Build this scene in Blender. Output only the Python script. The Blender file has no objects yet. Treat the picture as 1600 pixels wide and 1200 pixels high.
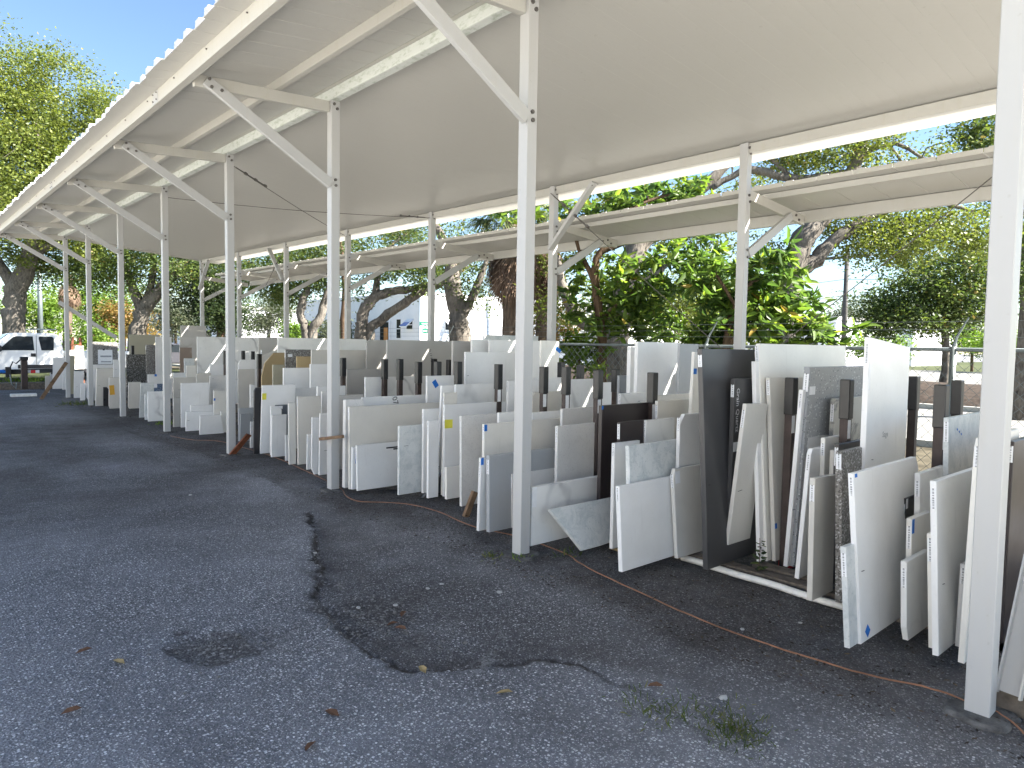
import bpy, bmesh, math, random
import numpy as np
from mathutils import Vector, Matrix

# ------------------------------------------------------------------ camera, sky, sun, exposure
scene = bpy.context.scene
col = scene.collection
F_PX, PITCH, HEAD, ROLL = 1096.9, 0.0560, 0.7279, 0.0155      # focal length for a 1600 px wide frame, radians
EYE = Vector((0.0, 0.0, 1.65))
cam_data = bpy.data.cameras.new("camera"); cam = bpy.data.objects.new("camera", cam_data); col.objects.link(cam)
cam_data.sensor_fit = 'HORIZONTAL'; cam_data.sensor_width = 36.0
cam_data.lens = 36.0 * F_PX / 1600.0
cam_data.clip_start = 0.05; cam_data.clip_end = 2000.0
fw = Vector((math.sin(HEAD) * math.cos(PITCH), math.cos(HEAD) * math.cos(PITCH), -math.sin(PITCH)))
rt = Vector((math.cos(HEAD), -math.sin(HEAD), 0.0))
up = rt.cross(fw)
r2 = rt * math.cos(ROLL) + up * math.sin(ROLL)
u2 = up * math.cos(ROLL) - rt * math.sin(ROLL)
cam.matrix_world = Matrix(((r2.x, u2.x, -fw.x, EYE.x), (r2.y, u2.y, -fw.y, EYE.y), (r2.z, u2.z, -fw.z, EYE.z), (0, 0, 0, 1)))
scene.camera = cam

TO_SUN = Vector((0.46, -0.60, 0.65)).normalized()
SUN_EL = math.asin(TO_SUN.z); SUN_AZ = math.atan2(TO_SUN.x, TO_SUN.y)
world = bpy.data.worlds.new("World"); scene.world = world; world.use_nodes = True
wn = world.node_tree; wn.nodes.clear()
sky = wn.nodes.new('ShaderNodeTexSky'); sky.sky_type = 'NISHITA'; sky.sun_disc = False
sky.sun_elevation = SUN_EL; sky.sun_rotation = SUN_AZ
sky.air_density = 1.0; sky.dust_density = 0.2; sky.ozone_density = 3.0
bg = wn.nodes.new('ShaderNodeBackground'); bg.inputs['Strength'].default_value = 0.05
wo = wn.nodes.new('ShaderNodeOutputWorld')
wn.links.new(sky.outputs[0], bg.inputs[0]); wn.links.new(bg.outputs[0], wo.inputs[0])
sd = bpy.data.lights.new("sun", 'SUN'); sd.energy = 5.0; sd.angle = math.radians(0.55); sd.color = (1.0, 0.95, 0.87)
sun = bpy.data.objects.new("sun", sd); col.objects.link(sun)
sun.rotation_euler = TO_SUN.to_track_quat('Z', 'Y').to_euler(); sun.location = (20, -20, 30)
vs = scene.view_settings
vs.view_transform = 'Standard'; vs.look = 'None'; vs.gamma = 1.0; vs.use_curve_mapping = False
vs.exposure = 2.5
scene.cycles.max_bounces = 8; scene.cycles.diffuse_bounces = 5; scene.cycles.transparent_max_bounces = 8

# ------------------------------------------------------------------ surveying helpers (photo pixel -> world point)
def ray(px, py):
    a = (px - 800.0) / F_PX; b = (py - 600.0) / F_PX
    c, s = math.cos(ROLL), math.sin(ROLL)
    u = a * c + b * s; v = -a * s + b * c
    return fw + rt * u - up * v
def on_x(px, py, X): r = ray(px, py); return EYE + r * (X / r.x)
def on_y(px, py, Y): r = ray(px, py); return EYE + r * (Y / r.y)
def on_z(px, py, Z=0.0): r = ray(px, py); return EYE + r * ((Z - EYE.z) / r.z)
def at(px, py, d): r = ray(px, py); return EYE + r * (d / r.dot(fw))
def to_px(P):
    q = P - EYE; D = q.dot(fw); a = q.dot(rt) / D; b = -q.dot(up) / D
    c, s = math.cos(ROLL), math.sin(ROLL)
    return 800 + F_PX * (a * c - b * s), 600 + F_PX * (a * s + b * c)

# ------------------------------------------------------------------ object helpers
def link(o, parent=None):
    col.objects.link(o)
    if parent is not None: o.parent = parent
    return o
def empty(name, loc=(0, 0, 0), rz=0.0):
    o = bpy.data.objects.new(name, None); o.location = loc; o.rotation_euler = (0, 0, rz); o.empty_display_size = 0.2
    return link(o)
def tag(o, label=None, cat=None, group=None, kind=None):
    if label: o['label'] = label
    if cat: o['category'] = cat
    if group: o['group'] = group
    if kind: o['kind'] = kind
    return o
class MB:
    """collects boxes, prisms and tubes, then builds one mesh"""
    def __init__(s): s.v = []; s.f = []
    def add(s, v, f):
        n = len(s.v); s.v += [tuple(p) for p in v]; s.f += [tuple(i + n for i in q) for q in f]; return s
    def box(s, x0, x1, y0, y1, z0, z1):
        v = [(x0,y0,z0),(x1,y0,z0),(x1,y1,z0),(x0,y1,z0),(x0,y0,z1),(x1,y0,z1),(x1,y1,z1),(x0,y1,z1)]
        return s.add(v, [(0,3,2,1),(4,5,6,7),(0,1,5,4),(1,2,6,5),(2,3,7,6),(3,0,4,7)])
    def bar(s, p0, p1, w, h, upv=(0, 0, 1)):
        p0, p1 = Vector(p0), Vector(p1); d = (p1 - p0).normalized(); a = d.cross(Vector(upv)).normalized(); b = a.cross(d).normalized()
        v = []
        for p in (p0, p1):
            for (i, j) in ((-1,-1),(1,-1),(1,1),(-1,1)): v.append(p + a * (w * i / 2) + b * (h * j / 2))
        return s.add(v, [(3,2,1,0),(4,5,6,7),(0,1,5,4),(1,2,6,5),(2,3,7,6),(3,0,4,7)])
    def prism(s, outline, axis, a0, a1):
        """outline of 2-D points extruded along axis ('x','y','z') from a0 to a1"""
        n = len(outline); v = []
        for a in (a0, a1):
            for (p, q) in outline:
                v.append({'x': (a, p, q), 'y': (p, a, q), 'z': (p, q, a)}[axis])
        f = [tuple(range(n - 1, -1, -1)), tuple(range(n, 2 * n))] + [(i, (i + 1) % n, n + (i + 1) % n, n + i) for i in range(n)]
        return s.add(v, f)
    def tube(s, pts, r, n=6, cap=True):
        pts = [Vector(p) for p in pts]; rr = r if isinstance(r, (list, tuple)) else [r] * len(pts); v = []
        ref = None
        for i, p in enumerate(pts):
            t = (pts[min(i + 1, len(pts) - 1)] - pts[max(i - 1, 0)])
            t = t.normalized() if t.length > 1e-9 else Vector((0, 0, 1))
            if ref is None: ref = Vector((1, 0, 0)) if abs(t.x) < 0.8 else Vector((0, 1, 0))
            a = (ref - t * ref.dot(t)).normalized(); b = t.cross(a); ref = a
            for k in range(n):
                an = 2 * math.pi * k / n; v.append(p + (a * math.cos(an) + b * math.sin(an)) * rr[i])
        f = [(i * n + k, i * n + (k + 1) % n, (i + 1) * n + (k + 1) % n, (i + 1) * n + k) for i in range(len(pts) - 1) for k in range(n)]
        if cap: f += [tuple(range(n - 1, -1, -1)), tuple(range((len(pts) - 1) * n, len(pts) * n))]
        return s.add(v, f)
    def mesh(s, name, mat, smooth=False, bevel=0.0):
        me = bpy.data.meshes.new(name); me.from_pydata(s.v, [], s.f); me.update()
        bm = bmesh.new(); bm.from_mesh(me)
        if bevel > 0:
            bmesh.ops.bevel(bm, geom=[e for e in bm.edges], offset=bevel, segments=1, affect='EDGES', clamp_overlap=True)
        bmesh.ops.recalc_face_normals(bm, faces=bm.faces); bm.to_mesh(me); bm.free()
        if smooth: me.polygons.foreach_set('use_smooth', [True] * len(me.polygons))
        me.materials.append(mat); return me
    def build(s, name, mat, parent=None, smooth=False, bevel=0.0):
        return link(bpy.data.objects.new(name, s.mesh(name, mat, smooth, bevel)), parent)
def fast_mesh(name, V, Q, mat, attr=None):
    """numpy vertices and quads; attr = per-face float array"""
    me = bpy.data.meshes.new(name); nv, nf = len(V), len(Q); k = Q.shape[1]
    me.vertices.add(nv); me.vertices.foreach_set('co', np.ascontiguousarray(V, dtype=np.float32).ravel())
    me.loops.add(nf * k); me.loops.foreach_set('vertex_index', np.ascontiguousarray(Q, dtype=np.int32).ravel())
    me.polygons.add(nf); me.polygons.foreach_set('loop_start', np.arange(0, nf * k, k, dtype=np.int32))
    me.update(calc_edges=True)
    if attr is not None:
        a = me.attributes.new('var', 'FLOAT', 'FACE'); a.data.foreach_set('value', np.ascontiguousarray(attr, dtype=np.float32))
    me.materials.append(mat); return me
def inst(name, me, parent, loc=(0, 0, 0), rot=None, mat=None):
    o = bpy.data.objects.new(name, me); o.location = loc
    if rot: o.rotation_euler = rot
    return link(o, parent)

# ------------------------------------------------------------------ materials
class NT:
    def __init__(s, name):
        s.m = bpy.data.materials.new(name); s.m.use_nodes = True; s.t = s.m.node_tree
        s.b = s.t.nodes['Principled BSDF']; s.out = s.t.nodes['Material Output']
    def n(s, typ, **kw):
        nd = s.t.nodes.new(typ)
        for k, v in kw.items():
            if k.startswith('_'): setattr(nd, k[1:], v)
            else:
                key = int(k[1:]) if k[0] == 'i' and k[1:].isdigit() else k
                nd.inputs[key].default_value = v
        return nd
    def l(s, a, b): s.t.links.new(a, b); return s
    def coord(s, kind='Object', jitter=True):
        tc = s.n('ShaderNodeTexCoord'); o = tc.outputs[kind]
        if jitter:
            oi = s.n('ShaderNodeObjectInfo'); mul = s.n('ShaderNodeMath', _operation='MULTIPLY', i1=57.0); s.l(oi.outputs['Random'], mul.inputs[0])
            ad = s.n('ShaderNodeVectorMath', _operation='ADD'); s.l(o, ad.inputs[0]); s.l(mul.outputs[0], ad.inputs[1]); o = ad.outputs[0]
        return o
    def noise(s, co, scale, detail=3.0, rough=0.55, dist=0.0):
        nd = s.n('ShaderNodeTexNoise', Scale=scale, Detail=detail, Roughness=rough, Distortion=dist); s.l(co, nd.inputs['Vector']); return nd.outputs['Fac']
    def ramp(s, fac, stops, interp='LINEAR'):
        r = s.n('ShaderNodeValToRGB'); r.color_ramp.interpolation = interp; e = r.color_ramp.elements
        while len(e) < len(stops): e.new(0.5)
        for i, (p, c) in enumerate(stops):
            e[i].position = p; e[i].color = (c, c, c, 1) if isinstance(c, (int, float)) else (*c, 1)
        s.l(fac, r.inputs[0]); return r.outputs[0]
    def mix(s, fac, a, b, mode='MIX'):
        m = s.n('ShaderNodeMix', _data_type='RGBA', _blend_type=mode)
        for sock, val in ((m.inputs[0], fac), (m.inputs[6], a), (m.inputs[7], b)):
            if hasattr(val, 'is_linked') or hasattr(val, 'links'): s.l(val, sock)
            elif isinstance(val, (int, float)): sock.default_value = val if sock.type == 'VALUE' else (val, val, val, 1)
            else: sock.default_value = (*val, 1)
        return m.outputs[2]
    def bump(s, h, strength=0.3, dist=0.01):
        b = s.n('ShaderNodeBump', Strength=strength, Distance=dist); s.l(h, b.inputs['Height']); s.l(b.outputs[0], s.b.inputs['Normal'])
    def done(s, colr=None, rough=0.5, spec=0.5, metal=0.0):
        if colr is not None:
            if isinstance(colr, (tuple, list)): s.b.inputs['Base Color'].default_value = (*colr, 1)
            else: s.l(colr, s.b.inputs['Base Color'])
        if isinstance(rough, (int, float)): s.b.inputs['Roughness'].default_value = rough
        else: s.l(rough, s.b.inputs['Roughness'])
        s.b.inputs['Specular IOR Level'].default_value = spec; s.b.inputs['Metallic'].default_value = metal
        return s.m
MAT = {}
def plain(name, c, rough=0.5, spec=0.4, metal=0.0, var=0.08, scale=6.0, bump=0.0):
    t = NT(name); co = t.coord(); f = t.noise(co, scale, 4.0)
    d = tuple(max(0, x * (1 - var)) for x in c); e = tuple(min(1, x * (1 + var)) for x in c)
    cc = t.ramp(f, [(0.3, d), (0.7, e)])
    if bump: t.bump(t.noise(co, scale * 6, 4.0), bump, 0.01)
    MAT[name] = t.done(cc, rough, spec, metal); return MAT[name]
def white_paint(name, c, stain=(0.45, 0.42, 0.33), amount=0.5):
    t = NT(name); co = t.coord('Object', True)
    mp = t.n('ShaderNodeMapping'); mp.inputs['Scale'].default_value = (7, 7, 0.9); t.l(co, mp.inputs[0])
    f1 = t.noise(mp.outputs[0], 3.0, 5.0, 0.65); f2 = t.noise(co, 25.0, 3.0)
    k = t.ramp(f1, [(0.52, 0.0), (0.78, amount)]); c1 = t.mix(k, c, stain)
    k2 = t.ramp(f2, [(0.68, 0.0), (0.76, 0.25)]); c2 = t.mix(k2, c1, (0.3, 0.28, 0.24))
    MAT[name] = t.done(c2, 0.42, 0.4); return MAT[name]
white_paint('post_paint', (0.475, 0.475, 0.468), amount=0.18)
white_paint('beam_paint', (0.50, 0.487, 0.447), amount=0.4)
white_paint('roof_paint', (0.535, 0.523, 0.492), amount=0.12)
def mildew():
    t = NT('mildew_paint'); co = t.coord('Object', False); mp = t.n('ShaderNodeMapping'); mp.inputs['Scale'].default_value = (4, 3.2, 9); t.l(co, mp.inputs[0])
    k = t.ramp(t.noise(mp.outputs[0], 2.2, 6.0, 0.7), [(0.5, 0.0), (0.66, 0.55)])
    c = t.mix(k, (0.72, 0.75, 0.71), (0.32, 0.38, 0.27)); MAT['mildew_paint'] = t.done(c, 0.5, 0.3)
mildew()
plain('bolt_steel', (0.16, 0.15, 0.14), 0.45, 0.5, 0.6)
plain('cable_steel', (0.10, 0.09, 0.08), 0.5, 0.5, 0.5)
plain('rack_brown', (0.045, 0.030, 0.026), 0.5, 0.4, 0.0, 0.35, 9)
plain('rack_cap', (0.012, 0.012, 0.013), 0.35, 0.5, 0.0, 0.3, 12)
plain('timber', (0.20, 0.13, 0.08), 0.8, 0.2, 0.0, 0.35, 14, 0.4)
plain('old_timber', (0.13, 0.11, 0.09), 0.85, 0.2, 0.0, 0.35, 18, 0.4)
plain('red_wood', (0.20, 0.075, 0.04), 0.7, 0.2, 0.0, 0.35, 14, 0.3)
plain('pvc', (0.75, 0.74, 0.70), 0.4, 0.4, 0.0, 0.15, 12)
plain('concrete', (0.27, 0.27, 0.26), 0.9, 0.2, 0.0, 0.25, 14, 0.5)
plain('galvanised', (0.17, 0.20, 0.205), 0.5, 0.5, 0.55, 0.15, 10)
plain('cord', (0.26, 0.13, 0.075), 0.6, 0.3, 0.0, 0.3, 8)
plain('blue_tape', (0.02, 0.16, 0.55), 0.6, 0.3, 0.0, 0.1, 20)
plain('yellow_label', (0.72, 0.68, 0.08), 0.5, 0.3, 0.0, 0.1, 20)
plain('orange_label', (0.65, 0.36, 0.05), 0.5, 0.3, 0.0, 0.1, 20)
plain('paper', (0.80, 0.81, 0.82), 0.5, 0.3, 0.0, 0.05, 20)
plain('ink', (0.02, 0.02, 0.025), 0.6, 0.3, 0.0, 0.2, 20)
plain('faint_ink', (0.32, 0.34, 0.36), 0.6, 0.3, 0.0, 0.2, 20)
plain('white_ink', (0.75, 0.76, 0.78), 0.6, 0.3, 0.0, 0.2, 20)
def barcode():
    t = NT('barcode_paper'); co = t.coord('Object', False); sx = t.n('ShaderNodeSeparateXYZ'); t.l(co, sx.inputs[0])
    cz = t.n('ShaderNodeCombineXYZ'); t.l(sx.outputs['Z'], cz.inputs[2])
    f = t.noise(cz.outputs[0], 240.0, 2.0); k = t.ramp(f, [(0.50, 0.0), (0.52, 1.0)], 'LINEAR')
    # print only in the middle band of the label
    ab = t.n('ShaderNodeMath', _operation='ABSOLUTE'); t.l(sx.outputs['Y'], ab.inputs[0])
    ls = t.n('ShaderNodeMath', _operation='LESS_THAN', i1=0.0045); t.l(ab.outputs[0], ls.inputs[0])
    mu = t.n('ShaderNodeMath', _operation='MULTIPLY'); t.l(ls.outputs[0], mu.inputs[0]); t.l(k, mu.inputs[1])
    c = t.mix(mu.outputs[0], (0.82, 0.83, 0.84), (0.05, 0.05, 0.06)); MAT['barcode_paper'] = t.done(c, 0.45, 0.4)
barcode()

# stone: kind -> material; the tint shifts a little from slab to slab
def stone(name, c, kind='plain', var=0.06, rough=0.33, c2=None):
    lum = sum(c) / 3; dirt = 1.0 if lum > 0.25 else 0.22
    t = NT('stone_' + name); co = t.coord('Object', True); oi = t.n('ShaderNodeObjectInfo')
    f = t.noise(co, 2.3, 4.0, 0.6)
    cc = t.ramp(f, [(0.3, tuple(x * (1 - var) for x in c)), (0.7, tuple(min(0.9, x * (1 + var * 0.6)) for x in c))])
    if kind == 'plain':
        k = t.ramp(t.noise(co, 60.0, 2.0), [(0.62, 0.0), (0.72, 0.22 * dirt)]); cc = t.mix(k, cc, c2 or tuple(x * 0.7 for x in c))
    elif kind == 'vein':
        w = t.n('ShaderNodeTexWave', Scale=0.75, Distortion=9.0, Detail=4.0); w.inputs['Detail Scale'].default_value = 1.1; w.bands_direction = 'DIAGONAL'; t.l(co, w.inputs[0])
        k = t.ramp(w.outputs['Fac'], [(0.0, 0.55), (0.03, 0.2), (0.09, 0.0)]); k2 = t.mix(t.ramp(t.noise(co, 1.6, 3.0), [(0.42, 0.0), (0.62, 1.0)]), 0.0, k)
        cc = t.mix(k2, cc, c2 or (0.22, 0.22, 0.23))
        k = t.ramp(t.noise(co, 3.4, 7.0, 0.7, 1.4), [(0.55, 0.0), (0.72, 0.3)]); cc = t.mix(k, cc, (0.45, 0.45, 0.45))
    elif kind == 'cloud':
        k = t.ramp(t.noise(co, 9.0, 6.0, 0.72, 0.6), [(0.46, 0.0), (0.62, 0.65)]); cc = t.mix(k, cc, c2 or (0.35, 0.40, 0.42))
        k = t.ramp(t.noise(co, 70.0, 3.0), [(0.6, 0.0), (0.7, 0.4)]); cc = t.mix(k, cc, (0.2, 0.24, 0.26))
    elif kind == 'speck':
        vo = t.n('ShaderNodeTexVoronoi', Scale=110.0); t.l(co, vo.inputs[0]); sp = t.n('ShaderNodeSeparateColor'); t.l(vo.outputs['Color'], sp.inputs[0])
        k = t.ramp(sp.outputs[0], [(0.0, 0.0), (0.62, 0.0), (0.70, 0.75), (1.0, 1.0)]); cc = t.mix(k, cc, c2 or (0.12, 0.12, 0.13))
        k = t.ramp(sp.outputs[1], [(0.0, 0.0), (0.84, 0.0), (0.86, 0.7)]); cc = t.mix(k, cc, (0.62, 0.62, 0.62))
        k = t.ramp(t.noise(co, 16.0, 5.0, 0.7), [(0.52, 0.0), (0.7, 0.5)]); cc = t.mix(k, cc, tuple(x * 0.5 for x in c))
    elif kind == 'specklight':
        k = t.ramp(t.noise(co, 85.0, 3.0, 0.6), [(0.56, 0.0), (0.68, 0.55)]); cc = t.mix(k, cc, c2)
        k = t.ramp(t.noise(co, 7.0, 6.0, 0.7, 0.8), [(0.52, 0.0), (0.68, 0.3)]); cc = t.mix(k, cc, c2)
    elif kind == 'terrazzo':
        vo = t.n('ShaderNodeTexVoronoi', Scale=55.0); t.l(co, vo.inputs[0]); sp = t.n('ShaderNodeSeparateColor'); t.l(vo.outputs['Color'], sp.inputs[0])
        d = t.ramp(vo.outputs['Distance'], [(0.28, 1.0), (0.36, 0.0)]); a = t.ramp(sp.outputs[0], [(0.70, 0.0), (0.72, 1.0)]); b = t.ramp(sp.outputs[0], [(0.20, 1.0), (0.22, 0.0)])
        cc = t.mix(t.mix(1.0, d, a, 'MULTIPLY'), cc, (0.55, 0.57, 0.58)); cc = t.mix(t.mix(1.0, d, b, 'MULTIPLY'), cc, (0.10, 0.11, 0.12))
    elif kind == 'blot':
        k = t.ramp(t.noise(co, 4.2, 6.0, 0.7, 1.2), [(0.58, 0.0), (0.66, 0.85)]); cc = t.mix(k, cc, c2 or (0.13, 0.14, 0.15))
    sm = t.ramp(t.noise(co, 1.3, 4.0, 0.6, 0.4), [(0.45, 0.0), (0.75, 0.16 * dirt)]); cc = t.mix(sm, cc, (0.36, 0.33, 0.29))
    sc = t.n('ShaderNodeMapping'); sc.inputs['Scale'].default_value = (16, 16, 1.2); t.l(co, sc.inputs[0])
    dr = t.ramp(t.noise(sc.outputs[0], 1.4, 5.0, 0.7), [(0.60, 0.0), (0.80, 0.18 * dirt)]); cc = t.mix(dr, cc, (0.30, 0.28, 0.25))
    hv = t.n('ShaderNodeHueSaturation'); mr = t.n('ShaderNodeMapRange'); mr.inputs[3].default_value = 0.88; mr.inputs[4].default_value = 1.06
    t.l(oi.outputs['Random'], mr.inputs[0]); t.l(mr.outputs[0], hv.inputs['Value']); t.l(cc, hv.inputs['Color'])
    ro = t.ramp(t.noise(co, 5.0, 4.0), [(0.3, rough * 0.95), (0.7, min(1, rough * 1.15))])
    MAT['stone_' + name] = t.done(hv.outputs[0], ro, 0.45)
stone('white', (0.86, 0.86, 0.85))
stone('cream', (0.81, 0.79, 0.735))
stone('beige', (0.68, 0.655, 0.60))
stone('greige', (0.49, 0.475, 0.45))
stone('olive', (0.40, 0.38, 0.29))
stone('vein', (0.85, 0.85, 0.83), 'vein')
stone('veinbeige', (0.60, 0.58, 0.54), 'vein', c2=(0.34, 0.30, 0.26))
stone('cloud', (0.72, 0.74, 0.73), 'cloud', c2=(0.48, 0.53, 0.54))
stone('speckwhite', (0.72, 0.71, 0.69), 'specklight', c2=(0.48, 0.47, 0.46))
stone('granite', (0.21, 0.20, 0.185), 'speck', c2=(0.07, 0.066, 0.06))
stone('darkgranite', (0.095, 0.090, 0.078), 'speck', c2=(0.03, 0.03, 0.028))
stone('terrazzo', (0.27, 0.285, 0.30), 'terrazzo')
stone('grey', (0.37, 0.39, 0.41), 'plain', c2=(0.5, 0.5, 0.5))
stone('slate', (0.115, 0.13, 0.15), 'plain')
stone('black', (0.028, 0.027, 0.030), 'plain', rough=0.28)
stone('brownblack', (0.034, 0.026, 0.027), 'plain', rough=0.3)
stone('charcoal', (0.060, 0.060, 0.063), 'plain', rough=0.3)
stone('blot', (0.52, 0.51, 0.46), 'blot')
stone('marbleblack', (0.55, 0.55, 0.55), 'blot', c2=(0.06, 0.06, 0.07))
stone('tan', (0.46, 0.35, 0.19), 'plain', c2=(0.36, 0.26, 0.13), rough=0.7)
stone('brown', (0.26, 0.20, 0.16), 'vein', c2=(0.5, 0.45, 0.4))
stone('bluestone', (0.10, 0.16, 0.27), 'speck', c2=(0.05, 0.08, 0.14))

# ------------------------------------------------------------------ ground
rng = np.random.default_rng(11)
def vnoise(x, y, scale, seed):
    """smooth value noise on numpy arrays"""
    r = np.random.default_rng(seed); T = r.random((256, 256))
    u, v = x * scale + 1000.0, y * scale + 1000.0; i, j = np.floor(u).astype(int), np.floor(v).astype(int); a, b = u - i, v - j
    a = a * a * (3 - 2 * a); b = b * b * (3 - 2 * b); g = lambda p, q: T[p % 256, q % 256]
    return (g(i, j) * (1 - a) + g(i + 1, j) * a) * (1 - b) + (g(i, j + 1) * (1 - a) + g(i + 1, j + 1) * a) * b
def fbm(x, y, scale, seed, o=4):
    t = 0; k = 0
    for n in range(o): t = t + vnoise(x, y, scale * 2 ** n, seed + n) * 0.5 ** n; k += 0.5 ** n
    return t / k
def seg_dist(x, y, P):
    best = np.full(x.shape, 1e9); side = np.zeros(x.shape)
    for (a, b) in zip(P[:-1], P[1:]):
        dx, dy = b[0] - a[0], b[1] - a[1]; L = dx * dx + dy * dy
        t = np.clip(((x - a[0]) * dx + (y - a[1]) * dy) / L, 0, 1); d = np.hypot(x - a[0] - t * dx, y - a[1] - t * dy)
        s = np.sign((x - a[0]) * dy - (y - a[1]) * dx); m = d < best; best = np.where(m, d, best); side = np.where(m, s, side)
    return best, -side
def ground():
    def axis(lo, f0, f1, hi, step):
        a = list(np.arange(f0, f1, step)); g = step; x = f1
        while x < hi: a.append(x); g *= 1.28; x += g
        a.append(hi); g = step; x = f0
        while x > lo: x -= g; g *= 1.28; a.insert(0, max(x, lo))
        return np.array(a)
    xs = axis(-400, 0.3, 4.3, 500, 0.022); ys = axis(-400, 0.6, 7.4, 600, 0.026)
    X, Y = np.meshgrid(xs, ys, indexing='ij')
    wob = (fbm(X, Y, 3.0, 5) - 0.5) * 0.22 + (fbm(X, Y, 14.0, 9) - 0.5) * 0.08
    Z = (fbm(X, Y, 0.35, 21) - 0.5) * 0.03 + (fbm(X, Y, 9.0, 31) - 0.5) * 0.006
    Z += (fbm(X, Y, 30.0, 41, 2) - 0.5) * 0.005
    far = np.clip((np.hypot(X - 2, Y - 4) - 9) / 10, 0, 1); Z *= (1 - far)
    broken = np.zeros_like(X); dark = np.zeros_like(X); dust = np.zeros_like(X)
    def patch(px, py, rx, ry, rot, depth, sharp=0.10, up=False):
        c = on_z(px, py); dx, dy = X - c.x, Y - c.y; ca, sa = math.cos(rot), math.sin(rot)
        q = np.hypot((dx * ca + dy * sa) / rx, (-dx * sa + dy * ca) / ry) + wob / max(rx, ry) * 0.9
        return np.clip((1 - q) / sharp, 0, 1) * depth
    h = patch(325, 1012, 0.21, 0.30, 0.2, .9, 0.30); h = np.maximum(h, patch(400, 1000, 0.18, 0.28, -0.6, 0.7, 0.5)); h = np.maximum(h, patch(450, 985, 0.10, 0.17, -0.9, 0.5, 0.6))
    broken = np.maximum(broken, h * (0.45 + 0.8 * fbm(X, Y, 12.0, 25))); Z -= 0.022 * h * (0.6 + 0.8 * fbm(X, Y, 16.0, 27))
    rim = np.clip(h * (1 - h) * 4, 0, 1) * (fbm(X, Y, 7.0, 29) > 0.48); dark = np.maximum(dark, 0.7 * rim * (X < 1.45))
    P = [(on_z(*p).x, on_z(*p).y) for p in ((180, 672), (260, 692), (340, 718), (420, 752), (470, 785), (480, 800), (492, 835), (496, 870), (503, 890), (497, 918), (490, 935), (520, 968), (545, 992), (590, 1018), (620, 1036), (650, 1046), (690, 1046), (730, 1042), (770, 1036), (830, 1030), (900, 1040), (1000, 1085), (1090, 1140), (1180, 1185))]
    jit = (fbm(X, Y, 22.0, 15, 3) - 0.5) * 0.09; d, sd_ = seg_dist(X + wob * 0.5 + jit, Y + wob * 0.5 - jit, P)
    soft = np.clip((Y - 1.2) / 1.5, 0.12, 1); fade = np.clip(d / (0.05 + 0.55 * (1 - soft)), 0, 1)
    lowside = soft * np.where((sd_ > 0) & (Y < 6.3), np.exp(-d / 0.55), 0.0)
    inb = np.clip((d < 3).astype(float), 0, 1)
    edge = np.where(sd_ > 0, np.clip(d / 0.02, 0, 1), 0)
    Z -= 0.030 * lowside * edge * (0.35 + 0.65 * fbm(X, Y, 1.1, 51))
    crack = soft * (Y < 6.3) * np.exp(-(d / (0.008 + 0.034 * fbm(X, Y, 5.0, 66))) ** 2) * np.clip(fbm(X, Y, 2.0, 61) * 2.6 - 0.5, 0, 1)
    dark = np.maximum(dark, np.clip(crack * 1.6, 0, 1)); Z -= 0.018 * crack
    dark = np.maximum(dark, np.where(sd_ > 0, fade * (0.30 + 0.55 * np.exp(-d / 0.35)) * np.clip(fbm(X, Y, 1.6, 63) * 2.0 - 0.25, 0, 1), 0) * (X > 0) * (Y > 0))
    dark = np.maximum(dark, 0.75 * np.clip((Y - 5.0) / 4.0, 0, 1) * np.clip(fbm(X, Y, 0.55, 87, 5) * 3.2 - 0.95, 0, 1) * (X > -1) * (X < 8.6))
    for a in ((690, 850, .35, .28, .3, .42), (760, 875, .3, .2, .3, .35), (560, 800, .5, .4, .2, .38), (430, 820, .5, .35, .4, .28), (60, 900, .4, .5, 0, .22), (1000, 1150, .5, .25, -.3, .35), (860, 1120, .35, .2, -.3, .25)): dark = np.maximum(dark, patch(*a, sharp=0.9) * (0.4 + 0.9 * fbm(X, Y, 4.0, 77)))
    b2 = np.zeros_like(X)
    for a in ((520, 955, .10, .26, .5, .9), (500, 900, .07, .34, .1, .7), (575, 940, .20, .22, .2, .8), (600, 960, .22, .30, .3, .8), (560, 985, .14, .22, 0, 1), (655, 1000, .16, .18, .2, .7), (630, 935, .3, .2, .4, .5), (700, 960, .2, .2, .4, .4)): b2 = np.maximum(b2, patch(*a, sharp=0.6))
    broken = np.maximum(broken, b2 * 0.9); Z -= 0.012 * b2 * (fbm(X, Y, 8, 71) > 0.45)
    for a in ((760, 1030, .17, .10, .5, 1), (700, 975, .1, .1, 0, .5), (320, 830, .7, .30, -.6, .5), (130, 790, .6, .5, 0, .35)): dust = np.maximum(dust, patch(*a, sharp=0.7))
    d2, _ = seg_dist(X, Y, [(3.6, -3), (4.0, 3), (4.0, 8), (4.2, 24)])
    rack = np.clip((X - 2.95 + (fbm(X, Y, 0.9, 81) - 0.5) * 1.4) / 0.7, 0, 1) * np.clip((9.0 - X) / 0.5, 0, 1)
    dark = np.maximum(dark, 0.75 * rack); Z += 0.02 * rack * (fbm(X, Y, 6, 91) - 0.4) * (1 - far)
    Z[(X > 3.5) & (Z > 0.035)] = 0.035
    ni, nj = X.shape; idx = np.arange(ni * nj).reshape(ni, nj)
    Q = np.stack([idx[:-1, :-1].ravel(), idx[1:, :-1].ravel(), idx[1:, 1:].ravel(), idx[:-1, 1:].ravel()], 1)
    me = fast_mesh('ground', np.stack([X.ravel(), Y.ravel(), Z.ravel()], 1), Q, MAT['asphalt'])
    ca = me.color_attributes.new('wear', 'FLOAT_COLOR', 'POINT')
    ca.data.foreach_set('color', np.stack([broken.ravel(), dark.ravel(), dust.ravel(), np.ones(ni * nj)], 1).astype(np.float32).ravel())
    me.polygons.foreach_set('use_smooth', [True] * len(me.polygons))
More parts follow.
